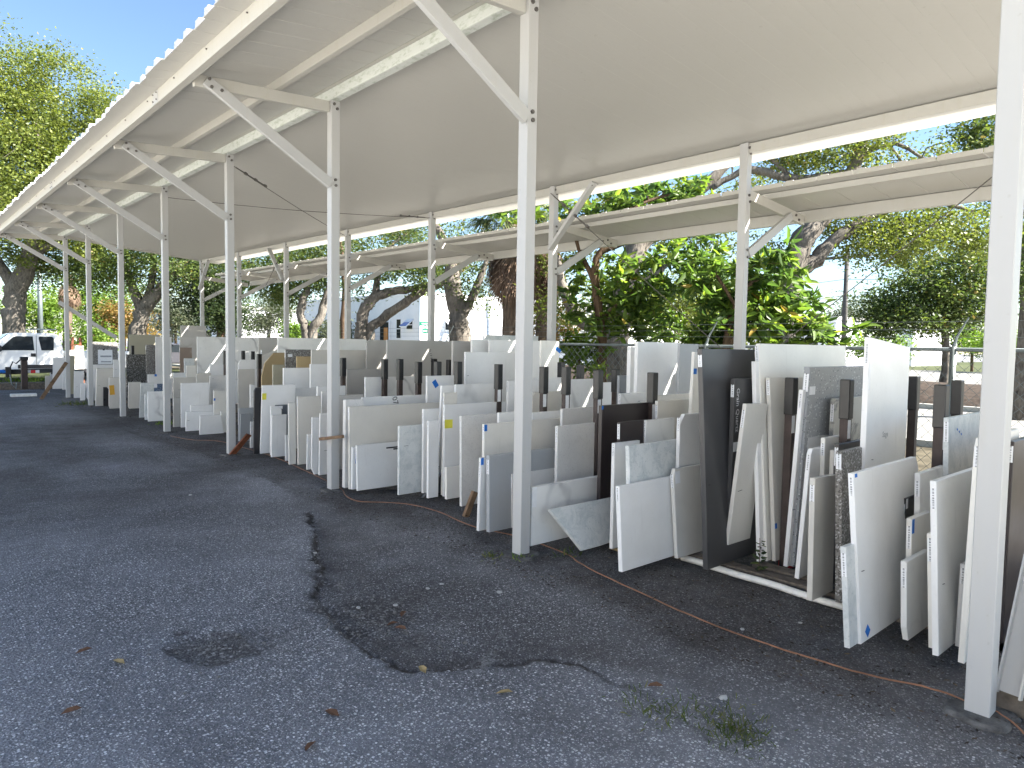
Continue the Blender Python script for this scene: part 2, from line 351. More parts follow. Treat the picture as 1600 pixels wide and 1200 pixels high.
    o = link(bpy.data.objects.new('ground', me)); tag(o, 'worn dark asphalt yard with potholes and pale stone chips', None, None, 'structure')
def asphalt():
    t = NT('asphalt'); co = t.coord('Object', False); at_ = t.n('ShaderNodeAttribute', _attribute_name='wear'); sp = t.n('ShaderNodeSeparateColor'); t.l(at_.outputs['Color'], sp.inputs[0])
    big = t.noise(co, 0.42, 5.0, 0.6, 0.3); mid = t.noise(co, 2.6, 5.0, 0.65); fine = t.noise(co, 38.0, 4.0, 0.7)
    base = t.ramp(big, [(0.33, (0.075, 0.077, 0.084)), (0.48, (0.155, 0.159, 0.172)), (0.68, (0.27, 0.275, 0.292))])
    base = t.mix(t.ramp(mid, [(0.35, 0.0), (0.7, 0.55)]), base, (0.085, 0.085, 0.090))
    base = t.mix(t.ramp(fine, [(0.45, 0.0), (0.7, 0.5)]), base, (0.33, 0.33, 0.345))
    # pale aggregate chips of two sizes
    dens = t.noise(co, 0.9, 4.0, 0.6)
    for (scl, th0, th1, r0, r1, cc) in ((62.0, 0.52, 0.74, 0.30, 0.42, (0.75, 0.75, 0.76)), (120.0, 0.42, 0.70, 0.32, 0.45, (0.56, 0.56, 0.57))):
        vo = t.n('ShaderNodeTexVoronoi', Scale=scl); t.l(co, vo.inputs[0]); s2 = t.n('ShaderNodeSeparateColor'); t.l(vo.outputs['Color'], s2.inputs[0])
        thr = t.n('ShaderNodeMapRange'); thr.inputs[1].default_value = 0.3; thr.inputs[2].default_value = 0.7; thr.inputs[3].default_value = th1 + 0.12; thr.inputs[4].default_value = th0; t.l(dens, thr.inputs[0])
        gt = t.n('ShaderNodeMath', _operation='GREATER_THAN'); t.l(s2.outputs[0], gt.inputs[0]); t.l(thr.outputs[0], gt.inputs[1])
        sh = t.ramp(vo.outputs['Distance'], [(r0, 1.0), (r1, 0.0)]); br = t.ramp(s2.outputs[1], [(0.0, 0.35), (1.0, 1.0)])
        k = t.mix(1.0, t.mix(1.0, gt.outputs[0], sh, 'MULTIPLY'), br, 'MULTIPLY'); base = t.mix(k, base, cc)
    # dirt under the racks, broken patches, dust
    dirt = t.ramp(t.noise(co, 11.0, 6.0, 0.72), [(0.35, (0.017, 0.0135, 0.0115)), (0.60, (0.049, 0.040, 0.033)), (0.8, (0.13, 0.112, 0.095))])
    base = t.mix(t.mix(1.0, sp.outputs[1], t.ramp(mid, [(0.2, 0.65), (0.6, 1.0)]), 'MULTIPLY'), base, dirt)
    vo = t.n('ShaderNodeTexVoronoi', Scale=34.0); t.l(co, vo.inputs[0]); s3 = t.n('ShaderNodeSeparateColor'); t.l(vo.outputs['Color'], s3.inputs[0])
    rub = t.mix(t.ramp(vo.outputs['Distance'], [(0.25, 1.0), (0.5, 0.0)]), (0.055, 0.050, 0.047), t.ramp(s3.outputs[0], [(0.2, (0.11, 0.105, 0.10)), (0.9, (0.36, 0.35, 0.34))]))
    base = t.mix(t.mix(1.0, sp.outputs[0], t.ramp(fine, [(0.3, 0.55), (0.5, 1.0)]), 'MULTIPLY'), base, rub)
    base = t.mix(t.mix(1.0, t.mix(1.0, sp.outputs[2], t.ramp(fine, [(0.42, 0.0), (0.52, 1.0)]), 'MULTIPLY'), t.ramp(mid, [(0.35, 0.0), (0.6, 0.8)]), 'MULTIPLY'), base, (0.30, 0.30, 0.30))
    hgt = t.n('ShaderNodeMath', _operation='ADD'); t.l(fine, hgt.inputs[0]); v2 = t.n('ShaderNodeTexVoronoi', Scale=75.0); t.l(co, v2.inputs[0]); t.l(v2.outputs['Distance'], hgt.inputs[1])
    t.bump(hgt.outputs[0], 0.75, 0.012)
    MAT['asphalt'] = t.done(base, 0.86, 0.3)
asphalt(); ground()
# verge, street, kerbs; unseen pale lot and apron added to bounce sunlight
plain('street', (0.21, 0.205, 0.19), 0.9, 0.2, 0.0, 0.12, 1.2, 0.1)
plain('lot', (0.54, 0.52, 0.475), 0.9, 0.2, 0.0, 0.15, 0.8, 0.1)
plain('kerb', (0.40, 0.40, 0.37), 0.9, 0.2, 0.0, 0.15, 3.0, 0.2)
plain('mulch', (0.055, 0.043, 0.035), 0.95, 0.1, 0.0, 0.5, 9.0, 0.6)
plain('verge_dirt', (0.075, 0.065, 0.045), 0.95, 0.1, 0.0, 0.5, 4.0, 0.5)
plain('lawn', (0.060, 0.070, 0.032), 0.95, 0.1, 0.0, 0.4, 5.0, 0.5)
def sheet(name, x0, x1, y0, y1, z, mat, label):
    m = MB(); nx = max(1, int(abs(x1 - x0) / 6)); ny = max(1, int(abs(y1 - y0) / 10))
    v = [(x0 + (x1 - x0) * i / nx, y0 + (y1 - y0) * j / ny, z) for i in range(nx + 1) for j in range(ny + 1)]
    f = [(i * (ny + 1) + j, (i + 1) * (ny + 1) + j, (i + 1) * (ny + 1) + j + 1, i * (ny + 1) + j + 1) for i in range(nx) for j in range(ny)]
    o = m.add(v, f).build(name, MAT[mat]); return tag(o, label, None, None, 'structure')
sheet('bounce_pavement', -60, -1.0, -60, 70, 0.014, 'lot', 'unseen pale concrete lot across the aisle, added to bounce sunlight')
sheet('bounce_pavement', -1.0, 8.5, -60, -0.7, 0.016, 'lot', 'unseen pale concrete apron before the near canopy end, added to bounce sunlight')
sheet('verge', 8.6, 13.2, -30, 90, 0.018, 'verge_dirt', 'dirt verge with leaf litter behind the fence')
sheet('street', 13.4, 22.0, -40, 140, 0.012, 'street', 'pale sunlit street behind the fence')
m = MB(); m.box(13.2, 13.4, -40, 140, -0.05, 0.13); tag(m.build('kerb', MAT['kerb']), 'pale concrete kerb on the near side of the street', None, None, 'structure')
m = MB(); m.box(22.0, 22.2, -40, 33, -0.05, 0.15); tag(m.build('kerb', MAT['kerb']), 'pale concrete kerb on the far side of the street', None, None, 'structure')
def bank():
    xs = np.linspace(22.2, 27.5, 14); ys = np.linspace(-40, 33, 120); X, Y = np.meshgrid(xs, ys, indexing='ij')
    t = (X - 22.2) / 5.3; Z = 0.12 + 0.55 * np.sin(np.pi * np.clip(t, 0, 1)) ** 0.8 + (fbm(X, Y, 1.2, 3) - 0.5) * 0.2 * np.sin(np.pi * np.clip(t, 0, 1))
    ni, nj = X.shape; idx = np.arange(ni * nj).reshape(ni, nj)
    Q = np.stack([idx[:-1, :-1].ravel(), idx[1:, :-1].ravel(), idx[1:, 1:].ravel(), idx[:-1, 1:].ravel()], 1)
    o = link(bpy.data.objects.new('planting_bed', fast_mesh('planting_bed', np.stack([X.ravel(), Y.ravel(), Z.ravel()], 1), Q, MAT['mulch'])))
    tag(o, 'low mulch-covered planting bank across the street', None, None, 'structure')
bank()
sheet('car_park', 27.5, 60.0, -60, 33, 0.16, 'street', 'pale car park beyond the mulch bank')
sheet('lawn', 60.0, 200.0, -150, 33, 0.10, 'lawn', 'distant lawn beyond the car park')
sheet('lawn', -30.0, 12.0, 33.5, 120, 0.02, 'lawn', 'grass under the trees behind the pickup')

# ------------------------------------------------------------------ the big canopy
XF, YF0, STEP, XB, YB0 = 3.627, 0.84, 3.102, 7.365, 4.303
YA, YZ = -4.7, 23.15                                   # near and far end of the roof
P = 0.10
plain('footing', (0.12, 0.118, 0.115), 0.95, 0.1, 0.0, 0.45, 16, 0.8)
canopy = empty('canopy', (5.5, 6, 0))
tag(canopy, 'long white metal canopy on square posts sheltering the stone slabs', 'canopy')
canopy.location = (0, 0, 0)
bolt_me = MB().prism([(0.016 * math.cos(k * math.pi / 3), 0.016 * math.sin(k * math.pi / 3)) for k in range(6)], 'y', -0.014, 0.002).mesh('bolt', MAT['bolt_steel'])
wash_me = None
def bolt(parent, p, side='y'):
    return inst('bolt', bolt_me, parent, p, (0, 0, 0) if side == 'y' else (0, 0, -math.pi / 2))
post_me = MB().box(0, P, 0, P, -0.05, 4.24).mesh('post', MAT['post_paint'], bevel=0.004)
bpost_me = MB().box(0, P, 0, P, -0.05, 3.985).mesh('post', MAT['post_paint'], bevel=0.004)
def rise(y): return max(0.0, y - 8.0) * 0.0105          # the frame climbs a little toward the far end
def long_box(x0, x1, z0, z1, y1=None):
    m = MB(); ys = [YA, 8.0, y1 if y1 is not None else YZ]; v = []; f = []
    for y in ys: v += [(x0, y, z0 + rise(y)), (x1, y, z0 + rise(y)), (x1, y, z1 + rise(y)), (x0, y, z1 + rise(y))]
    for k in range(2): b = k * 4; f += [(b + i, b + (i + 1) % 4, b + 4 + (i + 1) % 4, b + 4 + i) for i in range(4)]
    return m.add(v, f + [(3, 2, 1, 0), (8, 9, 10, 11)])
def roof_z(x): return 4.372 - (x - XF) * 0.1005       # underside of the main roof
def awn_z(x): return 4.212 + (x - 2.2) * 0.108        # underside of the front awning
def arm_z(x): return 4.045 + (x - 2.22) * 0.052
arm_me = MB().add(*(lambda a, b, y: ([(a, -y, arm_z(a)), (b, -y, arm_z(b)), (b, y, arm_z(b)), (a, y, arm_z(a)), (a, -y, arm_z(a) + 0.115), (b, -y, arm_z(b) + 0.115), (b, y, arm_z(b) + 0.115), (a, y, arm_z(a) + 0.115)],
        [(0,3,2,1),(4,5,6,7),(0,1,5,4),(1,2,6,5),(2,3,7,6),(3,0,4,7)]))(2.235, XF - 0.002, 0.028)).mesh('arm', MAT['beam_paint'], bevel=0.003)
brace_me = MB().bar((2.33, 0, 4.115), (XF - 0.003, 0, 3.345), 0.045, 0.105).mesh('brace', MAT['post_paint'], bevel=0.003)
for n in range(-1, 8):
    y = YF0 + n * STEP
    if n == 7: y -= 0.25
    po = inst('post', post_me, canopy, (XF, y, 0)); po.scale = (1, 1, 1 + rise(y) / 4.24)
    q_ = random.Random(n); rr_ = [q_.uniform(.11, .18) for _ in range(16)]; MB().prism([(XF + .05 + rr_[k] * math.cos(k * .3927), y + .05 + rr_[k] * math.sin(k * .3927)) for k in range(16)], 'z', -0.05, 0.022).build('footing', MAT['footing'], canopy, bevel=0.012)
    if n >= -1:
        for (dx, z) in ((0.03, 4.20), (0.065, 4.155), (0.045, 3.40), (0.05, 3.34)):
            bolt(po, (dx, -0.001, z))
    inst('arm', arm_me, canopy, (0, y + 0.062, rise(y)))
    br = inst('brace', brace_me, canopy, (0, y + 0.008, rise(y)))
    if n >= -1:
        for p in ((2.355, -0.024, 4.125), (2.375, -0.024, 4.055), (2.47, -0.024, 4.045)): bolt(br, p)
for n in range(-2, 7):
    y = YB0 + n * STEP
    po = inst('post', bpost_me, canopy, (XB, y, 0)); po.scale = (1, 1, 1 + rise(y) / 3.985)
    for (dx, z) in ((0.03, 3.93), (0.06, 3.87), (0.06, 3.40), (0.08, 3.33), (0.06, 2.78), (0.07, 2.70)):
        if n >= 0: bolt(po, (dx, -0.001, z))
long_box(XF + 0.003, XF + P - 0.003, 4.243, 4.372).build('front_beam', MAT['mildew_paint'], canopy, bevel=0.004)
long_box(XF - 0.045, XF + 0.001, 4.358, 4.370).build('beam_flange', MAT['beam_paint'], canopy)
long_box(XB + 0.035, XB + P + 0.03, 3.872, roof_z(XB + P + .03) - 0.003).build('back_beam', MAT['beam_paint'], canopy, bevel=0.004)
long_box(2.14, 2.215, 4.075, 4.209, YZ - .05).build('eave_purlin', MAT['beam_paint'], canopy, bevel=0.004)
long_box(3.02, 3.075, arm_z(3.05) + 0.117, awn_z(3.05) - 0.004, YZ - .05).build('purlin', MAT['beam_paint'], canopy, bevel=0.003)
# splice plates with screws on the eave purlin, seen from the aisle
plate_me = MB().box(-0.004, 0, -0.09, 0.09, 4.06, 4.185).mesh('splice_plate', MAT['post_paint'], bevel=0.002)
screw_me = MB().prism([(0.007 * math.cos(k * 1.047), 0.007 * math.sin(k * 1.047)) for k in range(6)], 'x', -0.012, 0).mesh('screw', MAT['bolt_steel'])
for y in (8.0, 14.1): 
    pl = inst('splice_plate', plate_me, canopy, (2.139, y, .015 + rise(y)))
    for dy in (-.06, .06):
        for z in (4.09, 4.16): inst('screw', screw_me, pl, (-0.004, dy, z))
for i in range(14): inst('screw', screw_me, canopy, (2.14, 4.6 + i * 0.92, 4.165 + rise(4.6 + i * .92)))
# awning panels: flat pan with a raised rib along one edge, each a piece
AW = 0.279
def panel_mesh(name, x0, x1, w, zf, rib, mat, thick=0.004, groove=0.006):
    m = MB()
    prof = [(groove, 0.0), (w * 0.5, 0.0007), (w - groove, 0.0), (w - 0.001, 0.006), (w - 0.001, 0.010), (w - 0.03, 0.006 + thick), (w - 0.04, rib), (w - 0.125, rib), (w - 0.135, 0.006 + thick), (0.001, 0.010), (0.001, 0.006)]
    n = len(prof); v = [(x0, y, zf(x0) + z) for (y, z) in prof] + [(x1, y, zf(x1) + z) for (y, z) in prof]
    m.add(v, [tuple(range(n - 1, -1, -1)), tuple(range(n, 2 * n))] + [(i, (i + 1) % n, n + (i + 1) % n, n + i) for i in range(n)])
    return m.mesh(name, mat)
aw_me = [panel_mesh('awning_panel', 1.93 + dx, 3.58, AW, awn_z, 0.062, MAT['roof_paint']) for dx in (0.0, 0.012, -0.010, 0.02)]
y = YA; i = 0
while y < YZ - 0.1:
    inst('awning_panel', aw_me[random.Random(i).randrange(4)], canopy, (0, y, rise(y))); y += AW; i += 1
# main roof panels with shallow pleats on the underside
RW = 0.61
def roof_panel(name, x0, x1, w, mat):
    m = MB(); prof = []
    for k in range(4):
        a, b = w * k / 4, w * (k + 1) / 4
        prof += [(a + 0.0002, 0.0012), (a + 0.006, 0.0), (b - 0.006, 0.0), (b - 0.0002, 0.0012)]
    prof += [(w - 0.0001, 0.05), (0.0001, 0.05)]
    n = len(prof); v = [(x0, y, roof_z(x0) + z) for (y, z) in prof] + [(x1, y, roof_z(x1) + z) for (y, z) in prof]
    return m.add(v, [tuple(range(n - 1, -1, -1)), tuple(range(n, 2 * n))] + [(i, (i + 1) % n, n + (i + 1) % n, n + i) for i in range(n)]).mesh(name, mat)
rp = roof_panel('roof_panel', 3.30, 8.02, RW, MAT['roof_paint'])
y = YA
while y < YZ - 0.3: inst('roof_panel', rp, canopy, (0, y, rise(y))); y += RW
m = MB(); m.add([(x_, y_, z_ + rise(YZ)) for (x_, y_, z_) in [(3.3, YZ + .02, roof_z(3.3) - .10), (8.02, YZ + .02, roof_z(8.02) - .02), (8.02, YZ + .02, roof_z(8.02) + .05), (3.3, YZ + .02, roof_z(3.3) + .05), (3.3, YZ + .06, roof_z(3.3) - .10), (8.02, YZ + .06, roof_z(8.02) - .02), (8.02, YZ + .06, roof_z(8.02) + .05), (3.3, YZ + .06, roof_z(3.3) + .05)]], [(0,1,2,3),(7,6,5,4),(0,4,5,1),(1,5,6,2),(2,6,7,3),(3,7,4,0)]).build('end_trim', MAT['beam_paint'], canopy)
# knee braces of the back row
for (n, sgn) in ((1, -1), (4, 1), (6, -1)):
    y = YB0 + n * STEP + 0.05
    br = MB().bar((XB - 0.028, y + sgn * 0.02, 3.06 + rise(y)), (XB - 0.028, y + sgn * 0.86, 3.90 + rise(y)), 0.05, 0.10, (1, 0, 0)).build('knee_brace', MAT['post_paint'], canopy, bevel=0.003)
    for (dy, z) in ((.78, 3.84), (.84, 3.86), (.06, 3.10)): bolt(br, (XB - 0.054, y + sgn * dy, z + rise(y)), 'x')
MB().bar(on_y(92, 472, 22.36), on_y(182, 528, 22.36), 0.05, 0.10).build('end_brace', MAT['post_paint'], canopy, bevel=0.003)
# steel tie cables with turnbuckles
def cable(p0, p1, sag=0.0, tb=0.1):
    p0, p1 = Vector(p0), Vector(p1); pts = [p0.lerp(p1, k / 8) - Vector((0, 0, sag * math.sin(math.pi * k / 8))) for k in range(9)]
    c = MB().tube(pts, 0.0055, 5).build('tie_cable', MAT['cable_steel'], canopy)
    a, b = p0.lerp(p1, 0.02), p0.lerp(p1, tb); m = MB().tube([a, b], 0.009, 6)
    for k in (0.3, 0.62, 0.95): q = a.lerp(b, k); m.tube([q - (b - a) * 0.03, q + (b - a) * 0.03], 0.022, 6)
    m.build('turnbuckle', MAT['bolt_steel'], c)
y3, y4 = YF0 + 3 * STEP, YF0 + 4 * STEP
cable((XF + .10, y3 + .05, 4.12), (XB + .0, YB0 + 3 * STEP, 3.88), 0.03, 0.22)
cable((XB - .01, YB0 + 2 * STEP + .02, 3.90), (XF + .10, y4 + .05, 4.12), 0.05, 0.12)
cable((XB - .02, YB0 + STEP + .05, 3.88), (XB - .02, YB0 + .05, 1.5), 0.02, 0.25)
cable((XB - .02, YB0 - STEP + .05, 3.72), (XB - .02, YB0 + .03, 1.3), 0.02, 0.1)
cable((XB - .02, YB0 + 4 * STEP + .05, 3.88), (XB - .02, YB0 + 5 * STEP + .05, 1.6), 0.02, 0.2)
cable((XB - .02, YB0 + 6 * STEP + .05, 3.88), (XB - .02, YB0 + 5 * STEP + .05, 2.2), 0.02, 0.2)

# ------------------------------------------------------------------ lower lean-to canopy behind the back posts
lean = empty('lean_to_canopy', (0, 0, 0)); tag(lean, 'low white ribbed lean-to roof bolted behind the back posts', 'canopy')
def lean_z(x): return 3.530 - (x - 7.8) * 0.09
larm_me = MB().add(*(lambda a, b, y, u, w: ([(a, -y, lean_z(a) - w), (b, -y, lean_z(b) - w), (b, y, lean_z(b) - w), (a, y, lean_z(a) - w), (a, -y, lean_z(a) - u), (b, -y, lean_z(b) - u), (b, y, lean_z(b) - u), (a, y, lean_z(a) - u)],
        [(0,3,2,1),(4,5,6,7),(0,1,5,4),(1,2,6,5),(2,3,7,6),(3,0,4,7)]))(XB + P + 0.002, 8.86, 0.028, 0.075, 0.19)).mesh('arm', MAT['beam_paint'], bevel=0.003)
lbr_me = MB().bar((XB + P + 0.003, 0, 2.74), (8.45, 0, 3.30), 0.045, 0.10).mesh('brace', MAT['post_paint'], bevel=0.003)
for n in range(-2, 7):
    y = YB0 + n * STEP + 0.062
    a = inst('arm', larm_me, lean, (0, y, rise(y))); inst('brace', lbr_me, lean, (0, y - 0.052, rise(y)))
    if n >= 0:
        for p in ((8.62, -0.03, lean_z(8.62) - .12), (8.70, -0.03, lean_z(8.7) - .16), (8.5, -0.03, lean_z(8.5) - .16)): bolt(a, p)
long_box(8.87, 8.935, lean_z(8.9) - 0.15, lean_z(8.9) - 0.006, YZ - .3).build('purlin', MAT['beam_paint'], lean, bevel=0.003)
long_box(7.95, 8.0, lean_z(7.98) - 0.073, lean_z(7.98) - 0.006, YZ - .3).build('purlin', MAT['beam_paint'], lean, bevel=0.003)
LW = 0.40
lp = [panel_mesh('lean_to_panel', 7.80 + dx, 9.15, LW, lean_z, 0.055, MAT['roof_paint']) for dx in (0.0, 0.006, -0.006)]
lip = MB().box(-0.004, 0.0, 0.004, LW - 0.004, -0.004, 0.045).mesh('panel_lip', MAT['beam_paint'])
y = YA; i = 0
while y < YZ - 0.4:
    k = random.Random(i + 50).randrange(3); pn = inst('lean_to_panel', lp[k], lean, (0, y, rise(y))); inst('panel_lip', lip, pn, (7.80 + (0.0, .006, -.006)[k], 0, lean_z(7.8))); y += LW; i += 1

# ------------------------------------------------------------------ white building across the aisle, unseen and added to bounce sunlight under the canopy
plain('cladding', (0.81, 0.80, 0.775), 0.6, 0.3, 0.0, 0.06, 1.2)
wh = empty('bounce_building', (-11.0, 0, 0)); tag(wh, 'unseen long white metal-clad building across the aisle, added to bounce sunlight', 'building')
MB().box(-16, 0, -14, 24, -.1, 5.0).build('wall', MAT['cladding'], wh)
MB().add([(-16.4, -14.4, 5.0), (.4, -14.4, 5.0), (-8, -14.4, 6.4), (-16.4, 24.4, 5.0), (.4, 24.4, 5.0), (-8, 24.4, 6.4)], [(0, 2, 1), (3, 4, 5), (0, 1, 4, 3), (1, 2, 5, 4), (2, 0, 3, 5)]).build('roof', MAT['cladding'], wh)
for yy in (-8, 2, 12):
    d = MB().box(0, .05, yy - 1.8, yy + 1.8, 0, 3.6).build('roller_door', MAT['galvanised'], wh)
    for k in range(12): MB().box(.05, .07, yy - 1.8, yy + 1.8, .06 + k * .3, .22 + k * .3).build('slat', MAT['cladding'], d)

# ------------------------------------------------------------------ racks: timber rails and steel uprights, one rack to a bay
POST_PX = [1532, 813, 516, 361, 262, 190, 134, 88]
UP1 = [(1237, 590), (1324, 593), (1472, 601), (1020, 582), (935, 578), (885, 573), (850, 573), (779, 569), (716, 565), (684, 565), (654, 565.5), (625, 561), (601, 561), (536, 559), (352, 548), (207, 540), (405, 553)]
UP2 = [(1429, 588), (1497, 594), (1072, 574), (962, 577), (907, 570), (981, 571), (877, 566), (797, 569), (702, 562), (678.5, 560.5), (662.5, 560.5), (648, 562.5), (574, 560.5), (554, 559), (395, 549), (380, 548), (344, 548)]
XR = (4.25, 5.0, 6.3)
racks = []
words = ['nearest and second', 'second and third', 'third and fourth', 'fourth and fifth', 'fifth and sixth', 'sixth and seventh', 'seventh and eighth']
rack_root = {}
def rack(k):
    if k in rack_root: return rack_root[k]
    y0 = YF0 + k * STEP + 0.16; y1 = y0 + STEP - 0.22
    if k < 0: y0, y1 = -2.4, YF0 + STEP - 2.9 + 0.05
    e = empty('slab_rack', (0, 0, 0))
    tag(e, ('steel and timber slab rack between the %s front posts' % words[k]) if k >= 0 else 'steel and timber slab rack right of the nearest post', 'rack', 'slab racks under the canopy')
    for x in (4.62, 5.3, 6.0, 7.0):
        MB().box(x - .05, x + .05, y0, y1, -0.01, 0.062).build('rail', MAT['old_timber'], e, bevel=0.004)
    rack_root[k] = e; return e
UPW = 0.060
up_me = MB().box(-UPW / 2, UPW / 2, -UPW / 2, UPW / 2, 0.0, 1.20).mesh('upright', MAT['rack_brown'], bevel=0.003)
cap_me = MB().box(-UPW / 2 - .006, UPW / 2 + .006, -UPW / 2 - .006, UPW / 2 + .006, 1.165, 1.44).mesh('rubber_sleeve', MAT['rack_cap'], bevel=0.005)
ulab_me = MB().box(-UPW / 2 - .003, UPW / 2 - .018, -UPW / 2 - .0015, -UPW / 2 - 0.0005, 1.03, 1.16).mesh('paper_label', MAT['paper'])
UP_POS = []
for row, X in ((UP1, 5.0), (UP2, 6.3)):
    for i, (px, py) in enumerate(row):
        q = on_x(px, py, X); k = max(-1, min(6, int(math.floor((q.y - YF0) / STEP))))
        u = inst('upright', up_me, rack(k), (X, q.y, 0)); sc = q.z / 1.44; u.scale = (1, 1, sc)
        inst('rubber_sleeve', cap_me, u)
        if X < 5.5 and i in (0, 1, 2, 3, 4, 5, 6, 7): inst('paper_label', ulab_me, u)
        UP_POS.append((X, q.y))
for k in range(-1, 7): rack(k)

# ------------------------------------------------------------------ stone slabs
ZB = 0.066
SL = []
def S(look, mat, tl, trx, b, th=0.03, lean=None, poly=None, dec=(), L=None, row=None, yaw=0.0, zb=None):
    SL.append(dict(look=look, mat=mat, tl=tl, trx=trx, b=b, th=th, lean=lean, poly=poly, dec=dec, L=L, row=row, yaw=yaw, zb=zb))
E_ = ('edge',)                                       # barcode label on the edge, near the top
def tape(u, w, a=.05, b=.05, rot=0, m='blue_tape', n='tape'): return ('patch', u, w, a, b, rot, m, n)
def txt(s, u, w, size, rot=0, m='ink'): return ('text', s, u, w, size, rot, m)
# --- bay right of / at the nearest post
S('greenish white', 'cream', (1534, 686), 1596, 4.05, lean=-.02, row='f')
S('dark brown', 'brownblack', (1585, 690), 1700, 4.5, lean=.0)
S('thin white', 'white', (1510.7, 883), 1560, (1502, 1012), dec=[E_])
S('large white', 'white', (1463, 752), 1545, (1466.7, 1025.7), dec=[E_, txt('- - - -', .5, .55, .03, 10, 'faint_ink')])
S('narrow white', 'cream', (1458, 835), 1500, (1460.5, 1014), dec=[E_])
S('light grey speckled', 'cloud', (1483, 653), 1565, 4.9, lean=.03, dec=[E_, tape(.16, .93, .02, .01, -30), tape(.20, .915, .02, .01, -30), tape(.24, .90, .02, .01, -30)])
S('white', 'vein', (1438, 740), 1479, 4.5, lean=.03, dec=[E_])
S('beige blue-taped', 'cream', (1425.6, 811), 1455, 4.3, lean=.02, dec=[tape(-.012, .93, .035, .08)])
S('grey-veined white', 'vein', (1416.7, 878), 1453, (1416.7, 1003.3))
S('small black', 'black', (1415.5, 779), 1433, 4.6, lean=.0, dec=[('patch', .02, .95, .03, .06, 0, 'paper', 'label')])
S('broad white slant-topped', 'white', (1333.7, 740), 1437, (1345.7, 1007), poly=[(0, 0), (.93, 0), (1, .93), (.965, 1.0), (0, 1)], dec=[E_, tape(.09, .055, .05, .05, 40), tape(.03, .985, .03, .02)])
S('short pale', 'cloud', (1321.7, 855), 1362, (1328, 1013.5), dec=[E_])
S('dark granite', 'granite', (1315.7, 705.5), 1356, (1315, 943), th=.04, dec=[E_])
S('thin black', 'black', (1311, 694), 1358, 4.75, lean=.0)
S('lilac white', 'beige', (1273.7, 747.5), 1306, (1269, 939.5), th=.035, dec=[E_])
S('narrow cream', 'cream', (1303.7, 704), 1345, 4.85, lean=.0)
S('plain cream', 'cream', (1289.5, 684.5), 1322, 4.8, lean=.0, dec=[E_])
S('leaning white', 'white', (1268, 702.5), 1287, (1248, 905), dec=[])
S('black-blotched white', 'marbleblack', (1264, 684), 1306, 4.95, lean=-.09)
S('small cream', 'cream', (1273, 650.7), 1302, 5.15, lean=-.02, dec=[E_])
S('beige dark-spotted', 'blot', (1304.5, 623), 1362, 5.2, lean=-.01, dec=[E_, tape(.55, .87, .03, .02, -20)])
S('blue-grey terrazzo', 'terrazzo', (1266, 574), 1362, (1241, 886), th=.045, dec=[('patch', .06, .885, .09, .06, 0, 'paper', 'label')])
S('slim white', 'white', (1255, 609.5), 1290, (1230, 886), dec=[E_])
S('tall plain white', 'white', (1360, 527), 1424, 4.72, lean=.0, th=.035, poly=[(0, 0), (1, 0), (1, .965), (0, 1)], dec=[('patch', .01, .845, .03, .17, 0, 'paper', 'label'), txt('Sage', .27, .60, .055, 0, 'faint_ink')])
S('pale green broad', 'cream', (1185.6, 536.7), 1323, (1199, 877), th=.035, dec=[E_])
S('tall narrow white', 'white', (1180, 564.5), 1200, (1188, 878))
S('tall beige', 'beige', (1202.5, 590), 1260, (1212, 877), th=.03, dec=[E_, tape(.02, .19, .03, .04)])
S('toppled-looking cream', 'cream', (1166.7, 631.7), 1200, (1138, 852), dec=[E_], zb=.20)
S('tall charcoal', 'charcoal', (1097, 545), 1180, (1106, 890.7), th=.04, dec=[E_])
S('white-lettered charcoal', 'charcoal', (1148, 592), 1190, 4.62, lean=.0, dec=[txt('Grain Quartz', .035, .95, .06, -90, 'white_ink'), ('patch', .06, .63, .10, .07, 0, 'paper', 'label')])
# --- first bay, left half
S('pale blue-white', 'cloud', (983, 696.7), 1095, (986.7, 881), th=.035, dec=[txt('|', .01, .5, .10, 0, 'faint_ink')])
S('low blue-white', 'white', (967.7, 760), 1055, (972.7, 894), th=.035, dec=[E_])
S('short cream', 'cream', (1051.7, 733), 1104, (1059, 872.7), dec=[('patch', .05, .90, .06, .09, 0, 'paper', 'label')])
S('dark brown', 'brownblack', (940.7, 634), 1018, 4.35, lean=.0, th=.035, dec=[tape(.0, .985, .02, .03)])
S('smaller dark brown', 'brownblack', (969, 660), 1016, 4.3, lean=.02, th=.03, dec=[E_])
S('slim pale', 'white', (960.7, 693), 1000, 4.2, lean=.0, dec=[E_])
S('white marble', 'vein', (1010, 657), 1054, 4.6, lean=.0, dec=[E_])
S('plain white', 'white', (1063, 648), 1100, 4.55, lean=.0)
S('beige', 'beige', (1028, 626.7), 1086, 4.95, lean=.0, dec=[E_])
S('cream thin', 'beige', (1026, 618), 1086, 5.3, lean=.0)
S('white marked', 'vein', (970, 615), 1020, 5.2, lean=.0, dec=[txt('OMP', .25, .93, .06, -80, 'faint_ink')])
S('tall plain white', 'white', (997, 534), 1063, 5.6, lean=.0, th=.04)
S('tall white', 'white', (986, 542), 1010, 5.9, lean=.0, th=.05)
S('tall grey', 'grey', (1063, 537), 1092, 5.9, lean=.0)
S('white blue-dotted', 'cream', (1085.5, 550), 1105, 5.3, lean=-.03, th=.03, dec=[tape(.02, .89, .05, .05)])
S('blue-grey', 'grey', (968, 587), 996, 5.9, lean=.0)
S('white marble', 'vein', (832, 762), 940, (829.5, 853.5), th=.045, dec=[('patch', -.02, .87, .05, .16, 0, 'paper', 'label')])
S('corner-cut blue-grey mottled', 'cloud', (859, 796), 961, ('plane', 3.77, 3.66), th=.03, poly=[(.34, 0), (.60, 0), (1.0, .04), (1.0, 1.0), (0, 1.0)], row='f', zb=.05)
